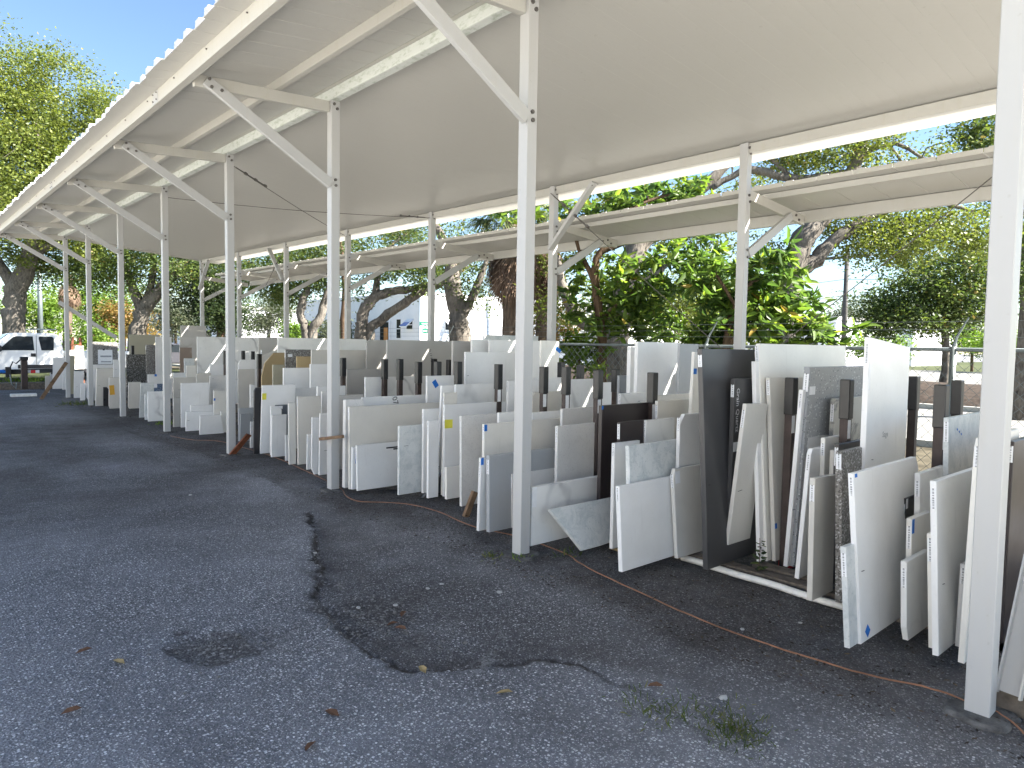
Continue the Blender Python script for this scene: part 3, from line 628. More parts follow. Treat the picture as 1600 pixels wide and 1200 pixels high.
S('mid grey', 'grey', (764.5, 712), 870, (764.5, 832), th=.04, dec=[E_])
S('narrow white', 'white', (752, 716), 800, (748, 830), dec=[E_, tape(.0, 1.0, .03, .06)])
S('broad cream', 'cream', (757, 663), 930, 4.05, lean=.0, th=.03, dec=[tape(.0, .96, .035, .06)])
S('white speckled', 'speckwhite', (871.6, 666), 930, 4.35, lean=.0, dec=[E_])
S('white lettered', 'white', (800, 741), 928, 4.0, lean=.0, dec=[txt('OMSO', .5, .87, .06, -78, 'faint_ink')])
S('pale', 'white', (832, 645), 880, 4.75, lean=.0)
S('finely speckled', 'speckwhite', (879, 639), 934, 4.85, lean=.0)
S('plain cream', 'beige', (832, 613), 932, 5.3, lean=.0)
S('grey-white', 'vein', (832, 591), 880, 5.6, lean=.0)
S('cracked-looking white', 'vein', (892, 593), 928, 5.7, lean=.0)
S('broken-edged white', 'white', (937, 598), 960, 6.3, lean=.0)
# --- second bay
S('white yellow-labelled', 'white', (695, 632.5), 792, (693.7, 776), th=.03, dec=[E_, tape(.05, .79, .10, .09, 0, 'yellow_label', 'label')])
S('finely speckled', 'speckwhite', (721, 650), 780, 4.15, lean=.02, dec=[E_])
S('low cream', 'cream', (698, 730.5), 733, (698, 780.5), th=.035)
S('leaning white', 'white', (742.5, 653), 763, (734, 777.5), th=.02, dec=[E_])
S('slim white', 'white', (735, 680), 748, (731.5, 752), th=.02)
S('leaning thin', 'cream', (746.5, 666), 770, (741, 779), th=.02, dec=[E_])
S('white crackle-veined', 'vein', (712.5, 601), 770, 4.75, lean=.0, dec=[E_])
S('tall broad white', 'white', (728, 550), 806, 5.25, lean=.0, th=.035)
S('plain white', 'white', (780, 645), 830, 4.4, lean=.0)
S('white', 'white', (794, 595), 840, 5.1, lean=.0)
S('low bluish lettered', 'white', (557.5, 696), 667, (559, 767), th=.03, dec=[('patch', .44, .88, .16, .016, 0, 'ink', 'print'), ('patch', .50, .84, .10, .014, 0, 'ink', 'print'), ('patch', .63, .86, .055, .05, 0, 'ink', 'print'), txt('V I S E R A', .96, .83, .055, 0, 'faint_ink')])
S('low lettered grey-white', 'cloud', (643.7, 693.7), 683, (643, 760), th=.03, dec=[E_, txt('ON', .06, .36, .08, 0, 'faint_ink'), ('patch', .30, .38, .15, .012, 0, 'faint_ink', 'print'), ('patch', .31, .33, .12, .012, 0, 'faint_ink', 'print'), ('patch', .27, .20, .012, .10, 0, 'ink', 'print')])
S('blue-taped white', 'white', (551, 699), 600, (550, 765), th=.03, dec=[tape(.06, .74, .05, .12), tape(.10, .12, .04, .05, 45)])
S('big beige', 'beige', (546, 636), 686, (546.5, 764.5), th=.035)
S('thick-edged speckled', 'speckwhite', (540, 625), 568, (538.5, 762.5), th=.055)
S('small speckled', 'cloud', (624, 666), 662, 3.95, lean=.0, th=.03)
S('pale', 'white', (662, 639.5), 686, 4.2, lean=.0, dec=[E_])
S('low pale', 'white', (670, 658), 686, 4.1, lean=.0, dec=[E_])
S('leaning slim white', 'white', (690.5, 603), 712, (684, 752), th=.03)
S('grey-topped', 'beige', (694, 614), 715, 4.3, lean=-.02, th=.02)
S('white numbered', 'white', (566, 621), 688, 4.1, lean=.0, dec=[txt('0750', .40, .985, .10, -75, 'ink')])
S('long white', 'vein', (571, 589.5), 668, 4.75, lean=.0)
S('blue-taped white', 'white', (667.5, 587.5), 716, 4.8, lean=.0, dec=[tape(.12, .92, .06, .09, 35), tape(.72, .99, .08, .05)])
S('long grey-brown', 'greige', (542, 577), 722, 5.15, lean=.0, th=.03)
S('tall broad greige', 'greige', (605, 531), 760, 5.6, lean=.0, th=.03, dec=[txt('O 17 MS', .75, .92, .06, -78, 'ink')])
S('tall greige', 'greige', (708, 532.5), 768, 5.7, lean=-.0, th=.035)
S('tall blue-white', 'white', (738, 530), 800, 5.8, lean=.0, th=.035)
S('tall pale', 'white', (765, 531), 874, 6.0, lean=.0, th=.03)
S('tall cream', 'cream', (846, 532), 874, 6.15, lean=.0, th=.03, dec=[tape(.30, .93, .10, .05, -30)])
S('highest grey-white', 'cloud', (757, 523), 842, 6.5, lean=.0, th=.03)
# --- third bay
S('narrow black', 'black', (397.5, 606), 410, (397, 709.5), dec=[('patch', .14, .30, .04, .04, 0, 'paper', 'label')])
S('yellow-tagged white', 'white', (410, 602.5), 462, (407, 709), dec=[E_, tape(.03, .84, .06, .09, 0, 'yellow_label', 'label')])
S('short white', 'white', (425, 649), 448, (424.5, 714.5))
S('narrow white', 'white', (423, 635), 440, 3.95, lean=.0)
S('small slate', 'slate', (431, 633), 449.5, 4.05, lean=.0, dec=[('patch', .04, .95, .10, .04, 0, 'paper', 'label')])
S('grey-veined white', 'vein', (432.5, 607.5), 511, 4.2, lean=.0)
S('narrow cream', 'cream', (451, 629.5), 462, (452, 726), th=.025)
S('plain grey-white', 'beige', (465, 620), 501, (466, 726), th=.025, dec=[E_])
S('veined cream', 'veinbeige', (467, 649), 486, (467, 725), th=.02)
S('low slim white', 'white', (480.5, 679), 486, (479.5, 734), th=.02)
S('white', 'white', (488, 652.5), 502, (487, 742), th=.025)
S('grey-white', 'white', (500.5, 646), 520, (499, 742.5), th=.025)
S('low slim white', 'white', (446, 680), 452, (446, 720), th=.015)
S('dim grey', 'greige', (528, 618), 568, 4.15, lean=.0)
S('speckled', 'speckwhite', (503, 612), 520, 4.3, lean=.0, th=.03)
S('narrow grey', 'grey', (376, 647.5), 392, (375, 690), th=.03)
S('speckled slim', 'speckwhite', (392, 659), 397.5, (391.5, 700), th=.03)
S('mid grey', 'grey', (373, 638), 398, 4.1, lean=.0)
S('swirl-veined beige', 'veinbeige', (372, 577), 398, 4.9, lean=.0)
S('small white', 'white', (391, 601), 398, 4.5, lean=.0)
S('tan board-faced', 'tan', (409, 551), 447, 4.85, lean=.0, th=.035, poly=[(0, 0), (1, 0), (1, 1), (.5, 1), (.12, .86), (0, .7)])
S('white-rimmed long', 'beige', (409, 545), 605, 5.3, lean=.0, th=.05, poly=[(0, 0), (1, 0), (1, 1), (.13, 1), (0, .91)])
S('grey terrazzo', 'granite', (446, 546), 488, 4.95, lean=.0, dec=[('patch', .08, .93, .08, .05, 0, 'paper', 'label'), tape(.52, .80, .08, .08)])
S('small tan board', 'tan', (464, 557), 487, 4.9, lean=.0)
S('long beige', 'beige', (487, 546.5), 606, 5.0, lean=.0)
S('yellowish', 'olive', (426.5, 570), 444, 4.7, lean=.0)
S('long bluish lettered', 'white', (443, 575), 534, 4.6, lean=.0, dec=[txt('OMSO', .62, .92, .10, -80, 'faint_ink')])
S('thin white', 'white', (485, 569), 536, 4.75, lean=.0)
S('green-edged white', 'white', (496, 604), 540, 4.35, lean=.0)
S('tall long veined', 'vein', (434.5, 527.5), 574, 5.5, lean=.0, th=.03)
S('tall greige', 'greige', (573, 531), 612, 5.9, lean=.0)
S('tall dim greige', 'greige', (404, 527), 446, 5.9, lean=.0)
# --- fourth bay
S('low white notch-cornered', 'white', (313, 650), 351, (312, 679.5), poly=[(0, 0), (1.0, 0), (.84, 1), (0, 1)])
S('pale slim', 'cream', (345, 642.5), 358, (346, 676))
S('bluish white', 'white', (291, 643.7), 333, (290.5, 674))
S('low white', 'white', (298, 633.7), 334, 4.0, lean=.0)
S('pink-veined', 'veinbeige', (289.5, 606), 327, 4.1, lean=.0)
S('grey-white', 'white', (283, 598.7), 327, (283, 668))
S('black-flecked white', 'speckwhite', (328, 587), 357, 4.5, lean=.0)
S('light beige', 'cream', (334, 610), 358, 4.2, lean=.0, dec=[tape(.0, .78, .03, .04)])
S('broad grey-beige', 'beige', (270.5, 590), 328, 4.5, lean=.0)
S('cream veined', 'veinbeige', (271.5, 622), 282, (271, 667.5))
S('thin white-topped', 'white', (270, 582.5), 307, 4.8, lean=.0)
S('thin grey-topped', 'beige', (307, 583), 330, 4.8, lean=.0)
S('small white', 'white', (328, 569), 350, 5.1, lean=.0)
S('tall cloud-veined', 'vein', (308, 526), 405, 5.6, lean=.0, th=.03)
S('tall brown marble', 'brown', (281, 543), 300, 5.2, lean=.0)
S('tall white', 'veinbeige', (281, 527), 309, 5.6, lean=.0)
S('high grey', 'greige', (282.5, 508.5), 322, 6.4, lean=.0)
S('small grey speckled', 'cloud', (288, 560), 304, 5.0, lean=.0)
S('small cream', 'cream', (291, 571), 306, 4.9, lean=.0)
S('bluish white', 'white', (373, 562), 403, 5.1, lean=.0, dec=[])
# --- fifth bay
S('cream veined', 'vein', (231, 612), 260, (231.5, 658.7))
S('narrow speckled', 'cloud', (226.5, 616), 233, (226.5, 656), th=.025)
S('two-tone blue-speckled', 'cloud', (220, 598.7), 241, (215.5, 652), th=.02)
S('short beige', 'beige', (201, 597.5), 220, (200.5, 638.7), th=.04)
S('big dark brown granite', 'darkgranite', (197, 553.7), 260, 4.75, lean=.0, th=.03)
S('grey granite', 'granite', (228, 538.7), 260, 5.1, lean=.0, th=.03)
S('yellowish beige', 'olive', (201.5, 522.5), 262, 5.5, lean=.0, th=.03)
S('small white', 'white', (243, 526), 268, 5.3, lean=.0)
S('blue-marked white', 'white', (231, 585), 262, 4.3, lean=.0, dec=[tape(.16, .98, .05, .05)])
S('blue stone', 'bluestone', (239, 600), 259, 4.1, lean=.0, dec=[('patch', .03, .96, .08, .08, 0, 'paper', 'label')])
S('pale', 'white', (243, 585), 260, 4.5, lean=.0)
# --- sixth bay and beyond
S('orange-tagged', 'beige', (170.5, 590), 188, (170, 638.7), dec=[tape(.06, .60, .10, .22, 5, 'orange_label', 'label')])
S('small black', 'black', (161.5, 605), 170, (161.5, 635))
S('thick beige', 'beige', (151.5, 576), 177, (149.5, 634.5), th=.06)
S('greenish beige', 'greige', (156, 574), 177, 4.1, lean=.0)
S('white', 'white', (136, 570), 177, (135.5, 626))
S('low white', 'white', (126, 599), 134, (125.5, 625.7))
S('small white', 'white', (141, 607), 147, (140.5, 626))
S('pale blue-white', 'white', (116, 580), 131, (115.5, 622))
S('olive-beige', 'olive', (107, 556), 117, (106.5, 616), th=.05)
S('tall cream', 'cream', (106.5, 547), 118, 4.5, lean=.0)
S('small bluish', 'white', (98, 586), 105, (97.5, 609))
S('tall white', 'white', (83, 559), 105, (81.5, 607.5), th=.03)
S('grey-green', 'greige', (71, 587.5), 78, (70.5, 614), th=.03)
S('low grey', 'grey', (78, 579), 84, 4.1, lean=.0)
S('grey poster-bearing', 'granite', (141, 534), 184, 4.9, lean=.0, dec=[('patch', .42, .67, .42, .46, 0, 'paper', 'poster'), ('patch', .38, .83, .05, .05, 0, 'ink', 'print'), ('patch', .44, .68, .32, .05, 0, 'faint_ink', 'print'), ('patch', .44, .56, .30, .04, 0, 'faint_ink', 'print')])
S('plain beige', 'beige', (117, 540), 131, 4.7, lean=.0)
S('slim white', 'white', (177, 562), 187, 4.2, lean=.0)

ORD = ['1st', '2nd', '3rd'] + ['%dth' % i for i in range(4, 60)]
def post_name(k): return ['nearest', '2nd', '3rd', '4th', '5th', '6th', '7th', '8th'][k]
info = []
for s in SL:
    if isinstance(s['b'], tuple) and s['b'][0] == 'plane':
        T = on_y(*s['tl'], s['b'][1]); X = T.x; zb = s['zb']; H = T.z - zb; dy = s['b'][1] - s['b'][2]
    elif isinstance(s['b'], tuple):
        P0 = on_z(*s['b'], s['zb'] if s['zb'] is not None else ZB); X = P0.x; s['row'] = s['row'] or 'f'
        T = on_x(*s['tl'], X); dy = T.y - P0.y; H = T.z - (P0.z)
        dy = max(-0.22 * H, min(0.22 * H, dy)); zb = P0.z
    else:
        X = s['b']; T = on_x(*s['tl'], X); zb = s['zb'] if s['zb'] is not None else ZB; H = T.z - zb
        dy = (s['lean'] or 0) * H + 0.0; s['row'] = s['row'] or ('m' if X < 5.25 else 'b')
    y0 = T.y - dy
    # length along the slab until the photo's right-hand end of its top edge
    if s['L']: L = s['L']
    else:
        lo, hi = 0.05, 4.5
        for _ in range(40):
            md = (lo + hi) / 2
            if to_px(T + Vector((md, 0, 0)))[0] < s['trx']: lo = md
            else: hi = md
        L = min(lo, 8.15 - X)
    s.update(X=X, y0=y0, H=H, L=L, dy=dy, z0=zb)
    bay = sum(1 for p in POST_PX if s['tl'][0] < p)          # 0 = right of the nearest post
    s['bay'] = bay
ROWN = {'f': 'front', 'm': 'middle', 'b': 'back'}
for bay in range(0, 9):
    for row in 'fmb':
        g = sorted([s for s in SL if s['bay'] == bay and s['row'] == row], key=lambda s: -s['tl'][0])
        for i, s in enumerate(g):
            if bay == 0: where = 'right of the nearest post'
            elif bay == 8: where = 'beyond the 8th post'
            else: where = 'between %s and %s posts' % (post_name(bay - 1), post_name(bay))
            s['label'] = '%s slab, %s from right in %s row %s' % (s['look'], ORD[i], ROWN[row], where) if len(g) > 1 else '%s slab alone in %s row %s' % (s['look'], ROWN[row], where)
for s in SL: assert len(s['label'].split()) <= 16, s['label']
def slab_mesh(L, H, th, poly, mat):
    """local x = along the slab, y = away from the viewer, z = up the slab; chipped arris on the face"""
    pts = [(p * L, q * H) for p, q in poly] if poly else [(0, 0), (L, 0), (L, H), (0, H)]
    cx = sum(p for p, _ in pts) / len(pts); cz = sum(q for _, q in pts) / len(pts); n = len(pts); c = 0.0028
    ins = [(p + (c if p < cx else -c), q + (c if q < cz else -c)) for p, q in pts]
    v = [(p, th, q) for p, q in pts] + [(p, c, q) for p, q in pts] + [(p, 0, q) for p, q in ins]
    f = [tuple(range(n))] + [(n + i, n + (i + 1) % n, (i + 1) % n, i) for i in range(n)] + [(2 * n + i, 2 * n + (i + 1) % n, n + (i + 1) % n, n + i) for i in range(n)] + [tuple(range(3 * n - 1, 2 * n - 1, -1))]
    return MB().add(v, f).mesh('stone_slab', mat)
def text_mesh(body, size, mat):
    cu = bpy.data.curves.new('lettering', 'FONT'); cu.body = body; cu.size = size; cu.extrude = 0.0; cu.resolution_u = 2
    o = bpy.data.objects.new('lettering', cu); col.objects.link(o); bpy.context.view_layer.update()
    me = bpy.data.meshes.new_from_object(o.evaluated_get(bpy.context.evaluated_depsgraph_get()))
    col.objects.unlink(o); bpy.data.objects.remove(o); bpy.data.curves.remove(cu)
    me.materials.clear(); me.materials.append(mat); return me
rnd = random.Random(4)
for s in SL:
    if not s['poly'] and rnd.random() < 0.28:                # knocked-off corner
        a, b = rnd.uniform(.015, .06) / s['L'], rnd.uniform(.02, .08) / s['H']; k = rnd.choice((0, 1, 2, 3))
        if k == 0: s['poly'] = [(0, 0), (1, 0), (1, 1 - b), (1 - a, 1), (0, 1)]
        elif k == 1: s['poly'] = [(0, 0), (1, 0), (1, 1), (a, 1), (0, 1 - b)]
        elif k == 2: s['poly'] = [(a, 0), (1, 0), (1, 1), (0, 1), (0, b)]
        else: s['poly'] = [(0, 0), (1, 0), (1, 1 - b * .3), (.55, 1 - b * .12), (0, 1)]
    if E_ not in s['dec'] and rnd.random() < 0.55 and s['X'] < 5.4: s['dec'] = list(s['dec']) + [E_]
    if rnd.random() < 0.22: s['dec'] = list(s['dec']) + [('patch', rnd.uniform(.02, .12), rnd.uniform(.2, .95), rnd.uniform(.02, .06), .0035, rnd.uniform(-8, 8), 'ink', 'pencil_mark')]
edge_me = {}
for s in SL:
    o = link(bpy.data.objects.new('stone_slab', slab_mesh(s['L'], s['H'] if not s['dy'] else math.hypot(s['H'], s['dy']), s['th'], s['poly'], MAT['stone_' + s['mat']])))
    o.location = (s['X'], s['y0'], s['z0']); a = -math.atan2(s['dy'], s['H']); o.rotation_euler = (a, 0, s['yaw'] or rnd.uniform(-.012, .012))
    Hs = math.hypot(s['H'], s['dy'])
    tag(o, s['label'], 'slab', 'stone slabs standing on edge in the racks', 'thing')
    for d in s['dec']:
        if d[0] == 'edge':
            w = s['th'] * 0.8; h = rnd.uniform(.085, .13)
            lm = MB().box(-0.0012, 0.0004, -w / 2, w / 2, -h, 0).mesh('barcode_label', MAT['barcode_paper'])
            inst('barcode_label', lm, o, (-0.0006, s['th'] / 2, Hs - rnd.uniform(.01, .05)))
        elif d[0] == 'patch':
            _, u, w, a_, b_, rot, mt, nm = d
            pm = MB().box(-a_ / 2, a_ / 2, -0.0016, -0.0004, -b_ / 2, b_ / 2).mesh(nm, MAT[mt])
            du = -0.004 if nm == 'print' else 0
            inst(nm, pm, o, (max(u, a_ / 2 - .003), -0.0003 + (-0.0015 if nm == 'print' else 0), min(w * Hs, Hs - b_ / 2 + .002)), (0, math.radians(-rot), 0))
        elif d[0] == 'text':
            _, body, u, w, size, rot, mt = d
            tm = text_mesh(body, size, MAT[mt]); q = inst('lettering', tm, o, (u, -0.0012, w * Hs)); q.rotation_euler = (math.pi / 2, -math.radians(rot), 0)

# ------------------------------------------------------------------ vegetation
def leaf_mat(name, stops, trans=0.35, rough=0.5, spec=0.35):
    t = NT(name); a = t.n('ShaderNodeAttribute', _attribute_name='var'); c = t.ramp(a.outputs['Fac'], stops)
    t.done(c, rough, spec); tr = t.n('ShaderNodeBsdfTranslucent'); hs = t.n('ShaderNodeHueSaturation', Value=1.5, Saturation=1.1); t.l(c, hs.inputs['Color']); t.l(hs.outputs[0], tr.inputs[0])
    mx = t.n('ShaderNodeMixShader', Fac=trans); t.l(t.b.outputs[0], mx.inputs[1]); t.l(tr.outputs[0], mx.inputs[2]); t.l(mx.outputs[0], t.out.inputs[0])
    MAT[name] = t.m; return t.m
leaf_mat('leaf_oak', [(0.0, (0.039, 0.062, 0.018)), (0.5, (0.078, 0.117, 0.029)), (0.9, (0.143, 0.182, 0.039)), (1.0, (0.221, 0.169, 0.052))])
leaf_mat('leaf_oak_light', [(0.0, (0.072, 0.099, 0.020)), (0.5, (0.127, 0.160, 0.031)), (0.985, (0.198, 0.220, 0.044)), (1.0, (0.220, 0.176, 0.055))])
leaf_mat('leaf_dark', [(0.0, (0.020, 0.035, 0.015)), (0.6, (0.044, 0.069, 0.025)), (1.0, (0.088, 0.112, 0.037))])
leaf_mat('leaf_big', [(0.0, (0.040, 0.075, 0.021)), (0.4, (0.075, 0.132, 0.030)), (0.75, (0.149, 0.230, 0.040)), (0.985, (0.253, 0.322, 0.052)), (1.0, (0.345, 0.253, 0.057))], 0.45, 0.45, 0.35)
leaf_mat('leaf_grey', [(0.0, (0.06, 0.075, 0.045)), (0.6, (0.11, 0.13, 0.075)), (1.0, (0.17, 0.18, 0.11))])
leaf_mat('leaf_lime', [(0.0, (0.07, 0.13, 0.015)), (0.6, (0.13, 0.22, 0.03)), (1.0, (0.22, 0.28, 0.05))])
leaf_mat('leaf_rust', [(0.0, (0.09, 0.085, 0.025)), (0.5, (0.17, 0.13, 0.035)), (1.0, (0.28, 0.15, 0.05))])
leaf_mat('frond_green', [(0.0, (0.05, 0.075, 0.025)), (0.6, (0.10, 0.13, 0.05)), (1.0, (0.20, 0.21, 0.09))])
leaf_mat('frond_dead', [(0.0, (0.10, 0.065, 0.045)), (0.6, (0.19, 0.13, 0.09)), (1.0, (0.30, 0.22, 0.16))], 0.15, 0.8, 0.1)
leaf_mat('grass', [(0.0, (0.05, 0.075, 0.02)), (0.6, (0.10, 0.14, 0.03)), (1.0, (0.20, 0.19, 0.07))])
def bark(name, a, b):
    t = NT(name); co = t.coord('Object', False); mp = t.n('ShaderNodeMapping'); mp.inputs['Scale'].default_value = (1, 1, 0.28); t.l(co, mp.inputs[0])
    f = t.noise(mp.outputs[0], 16.0, 6.0, 0.7, 0.6); big = t.noise(co, 2.0, 3.0)
    c = t.ramp(f, [(0.35, a), (0.65, b)]); c = t.mix(t.ramp(big, [(0.4, 0.0), (0.7, 0.5)]), c, tuple(x * 1.5 for x in b)); t.bump(f, 0.9, 0.04); MAT[name] = t.done(c, 0.95, 0.1)
bark('bark_grey', (0.05, 0.044, 0.038), (0.19, 0.17, 0.145)); bark('bark_brown', (0.045, 0.030, 0.020), (0.13, 0.09, 0.06))
bark('bark_palm', (0.06, 0.045, 0.035), (0.17, 0.13, 0.10))

def leaves(C, size, aspect, seed, droop=0.0, shape='rhomb', outward=None):
    """one leaf blade per centre; returns vertices, quads and a per-face random value"""
    r = np.random.default_rng(seed); n = len(C)
    d = r.normal(size=(n, 3)); d[:, 2] = d[:, 2] * 0.6 - droop
    if outward is not None: d = d * 0.5 + outward * 1.0
    d /= np.linalg.norm(d, axis=1, keepdims=True) + 1e-9
    w = r.normal(size=(n, 3)); w[:, 2] *= 0.55; w -= d * (w * d).sum(1, keepdims=True); w /= np.linalg.norm(w, axis=1, keepdims=True) + 1e-9
    nn = np.cross(d, w); s = size * r.uniform(0.65, 1.35, (n, 1)); hw = s * aspect * 0.5
    var = r.random(n)
    if shape == 'rhomb':
        V = np.stack([C - d * s * 0.5, C + w * hw + nn * s * 0.08, C + d * s * 0.5, C - w * hw + nn * s * 0.08], 1).reshape(-1, 3)
        Q = np.arange(n * 4).reshape(n, 4); return V, Q, var
    # pointed oval of two quads folded along the midrib
    b = C; m1 = C + d * s * 0.35 - nn * s * 0.02; tip = C + d * s - nn * s * 0.16; a1 = C + d * s * 0.30 + w * hw + nn * s * 0.05; a2 = C + d * s * 0.68 + w * hw * 0.72; c1 = C + d * s * 0.30 - w * hw + nn * s * 0.05; c2 = C + d * s * 0.68 - w * hw * 0.72
    V = np.stack([b, a1, a2, tip, c2, c1], 1).reshape(-1, 3); k = np.arange(n)[:, None] * 6
    Q = np.concatenate([k + np.array([[0, 1, 2, 3]]), k + np.array([[0, 3, 4, 5]])], 0); return V, Q, np.concatenate([var, var])
def tree(name, label, cat, limbs, crowns, leafm, barkm, seed, nleaf, size, aspect=0.45, spread=0.32, group=None, shape='rhomb', rosette=False, twig_r=0.012, droop=0.1, up_bias=0.0):
    """limbs: lists of (x,y,z,r); crowns: (cx,cy,cz,rx,ry,rz,clusters)"""
    r = np.random.default_rng(seed); base = limbs[0][0]
    e = empty(name, (base[0], base[1], 0)); tag(e, label, cat, group); off = np.array([base[0], base[1], 0.0])
    m = MB(); nodes = []
    for L in limbs:
        pts = [Vector(p[:3]) for p in L]; rad = [p[3] for p in L]; fine = []; fr = []
        for i in range(len(pts) - 1):
            p0, p1, p2, p3 = pts[max(i - 1, 0)], pts[i], pts[i + 1], pts[min(i + 2, len(pts) - 1)]
            for k in range(5):
                t = k / 5; q = 0.5 * ((2 * p1) + (p2 - p0) * t + (2 * p0 - 5 * p1 + 4 * p2 - p3) * t * t + (3 * p1 - p0 - 3 * p2 + p3) * t ** 3)
                rr = rad[i] * (1 - t) + rad[i + 1] * t; q = q + Vector(r.normal(size=3)) * rr * 0.10; fine.append(q); fr.append(rr * (1 + r.normal() * 0.05))
        fine.append(pts[-1]); fr.append(rad[-1])
        m.tube([p - Vector(off) for p in fine], fr, 9); nodes += [(p, q) for p, q in zip(fine[len(fine) // 3:], fr[len(fr) // 3:])]
    NP = np.array([tuple(p) for p, _ in nodes]); NR = np.array([q for _, q in nodes])
    cl = []
    for (cx, cy, cz, rx, ry, rz, k) in crowns:
        u = r.normal(size=(k, 3)); u /= np.linalg.norm(u, axis=1, keepdims=True); rad = r.random((k, 1)) ** 0.42
        cl.append(np.array([cx, cy, cz]) + u * rad * np.array([rx, ry, rz]) * (1 + 0.14 * r.normal(size=(k, 1))))
    cl = np.concatenate(cl); cl = cl[cl[:, 2] > 0.25]
    # connect each leaf cluster to the nearest limb with a crooked twig
    order = np.argsort(np.min(np.linalg.norm(cl[:, None] - NP[None], axis=2), axis=1)); pool = NP.copy(); poolr = NR.copy()
    for i in order:
        c = cl[i]; dd = np.linalg.norm(pool - c, axis=1); j = int(np.argmin(dd)); p = pool[j]; L = dd[j]
        if L < 0.05: continue
        mid = (p + c) / 2 + r.normal(size=3) * L * 0.10 + np.array([0, 0, L * 0.06]); r0 = min(poolr[j] * 0.6, twig_r * (1 + L * 1.2)); 
        m.tube([Vector(p - off), Vector(mid - off), Vector(c - off)], [r0, r0 * 0.7, twig_r * 0.35], 3, cap=False)
        pool = np.concatenate([pool, mid[None], c[None]]); poolr = np.concatenate([poolr, [r0 * 0.8, twig_r * 0.7]])
    m.build('trunk', MAT[barkm], e, smooth=True)
    K = len(cl); per = np.maximum(4, (nleaf / K * r.uniform(0.35, 1.65, K))).astype(int)
    ctr = np.repeat(cl, per, axis=0); n = len(ctr); sp = np.repeat(spread * r.uniform(0.6, 1.4, K), per)[:, None]
    if rosette:
        outd = r.normal(size=(n, 3)); outd[:, 2] = outd[:, 2] * 0.5 + 0.1; outd /= np.linalg.norm(outd, axis=1, keepdims=True)
        sub = ctr + np.repeat(r.normal(size=(K, 3)), per, axis=0) * 0.03 + r.normal(size=(n, 3)) * np.array([1, 1, .6]) * 0.04
        V, Q, var = leaves(sub, size, aspect, seed + 1, droop, 'oval', outd)
    else:
        off3 = r.normal(size=(n, 3)); off3[:, 2] *= 0.62; C = ctr + off3 * sp
        V, Q, var = leaves(C, size, aspect, seed + 1, droop, shape)
    tone = np.repeat(r.normal(size=K) * 0.13, per)
    var = np.clip(var * 0.72 + 0.12 + (np.concatenate([tone, tone]) if len(var) == 2 * n else tone), 0, 1)
    me = fast_mesh('crown', V - off, Q, leafm if not isinstance(leafm, str) else MAT[leafm], var); link(bpy.data.objects.new('crown', me), e)
    return e
def W(px, py, d, r=0.0): q = at(px, py, d); return (q.x, q.y, q.z, r)
def G(px, d, r=0.0, dz=-0.1):
    h = ray(px, 538); q = EYE + h * (d / h.dot(fw)); return (q.x, q.y, dz, r)
def CR(px, py, d, rx, rz, n, depth=None): q = at(px, py, d); return (q.x, q.y, q.z, rx, rx if depth is None else depth, rz, n)

# sunlit oak above the left end of the canopy
tree('oak_tree', 'tall sunlit oak rising above the left end of the canopy', 'tree',
     [[G(22, 31, .50), W(22, 500, 31, .45), W(26, 455, 31, .42), W(48, 400, 31, .34), W(66, 330, 31, .24), W(60, 230, 31, .15), W(50, 140, 31, .07)], [W(26, 455, 31, .3), W(-20, 380, 31, .2), W(-60, 280, 31, .1)], [W(48, 400, 31, .22), W(110, 360, 31, .16), W(160, 290, 31, .08)]],
     [CR(40, 170, 31, 3.6, 3.3, 150), CR(-40, 260, 31, 4.0, 3.5, 130), CR(120, 270, 31.5, 3.1, 3.0, 120), CR(60, 330, 30, 3.4, 2.2, 90), CR(20, 370, 33, 4.0, 1.9, 60), CR(165, 190, 32, 1.6, 1.5, 30)], 'leaf_oak_light', 'bark_grey', 101, 125000, 0.125, 0.55, 0.46)
tree('oak_tree', 'dark oak with a leaning trunk behind the seventh front post', 'tree',
     [[G(213, 33, .42), W(216, 510, 33, .36), W(228, 478, 33, .34), W(250, 455, 33, .27), W(275, 425, 33, .2), W(300, 390, 33, .1)], [W(222, 490, 33, .25), W(205, 440, 33, .2), W(180, 390, 33, .1)], [W(228, 478, 33, .2), W(240, 420, 33, .15), W(235, 370, 33, .1)]],
     [CR(180, 400, 33, 3.6, 1.7, 110), CR(270, 400, 33, 3.0, 1.8, 90), CR(120, 410, 34, 3.0, 1.6, 60), CR(220, 330, 34, 4.5, 2.0, 60)], 'leaf_oak', 'bark_grey', 102, 30000, 0.14, 0.5, 0.4)
tree('oak_tree', 'dense dark evergreen oak filling the gap left of the fourth front post', 'tree',
     [[G(345, 34, .22), W(345, 500, 34, .18), W(340, 460, 34, .13), W(335, 420, 34, .07)]],
     [CR(335, 470, 34, 1.6, 1.6, 90), CR(320, 425, 34, 1.9, 1.4, 80), CR(352, 500, 34, 1.0, .9, 40), CR(300, 450, 35, 1.0, 1.8, 40)], 'leaf_dark', 'bark_brown', 103, 18000, 0.15, 0.5, 0.36)
tree('olive_tree', 'grey-green bushy tree behind the fourth front post', 'tree',
     [[G(420, 40, .14), W(420, 510, 40, .1), W(424, 480, 40, .06)], [W(420, 510, 40, .08), W(400, 490, 40, .04)]],
     [CR(420, 492, 40, 1.4, 1.15, 90), CR(400, 505, 40, 1.1, .8, 50), CR(440, 478, 40, 1.0, .9, 40)], 'leaf_grey', 'bark_grey', 104, 9000, 0.13, 0.4, 0.3)
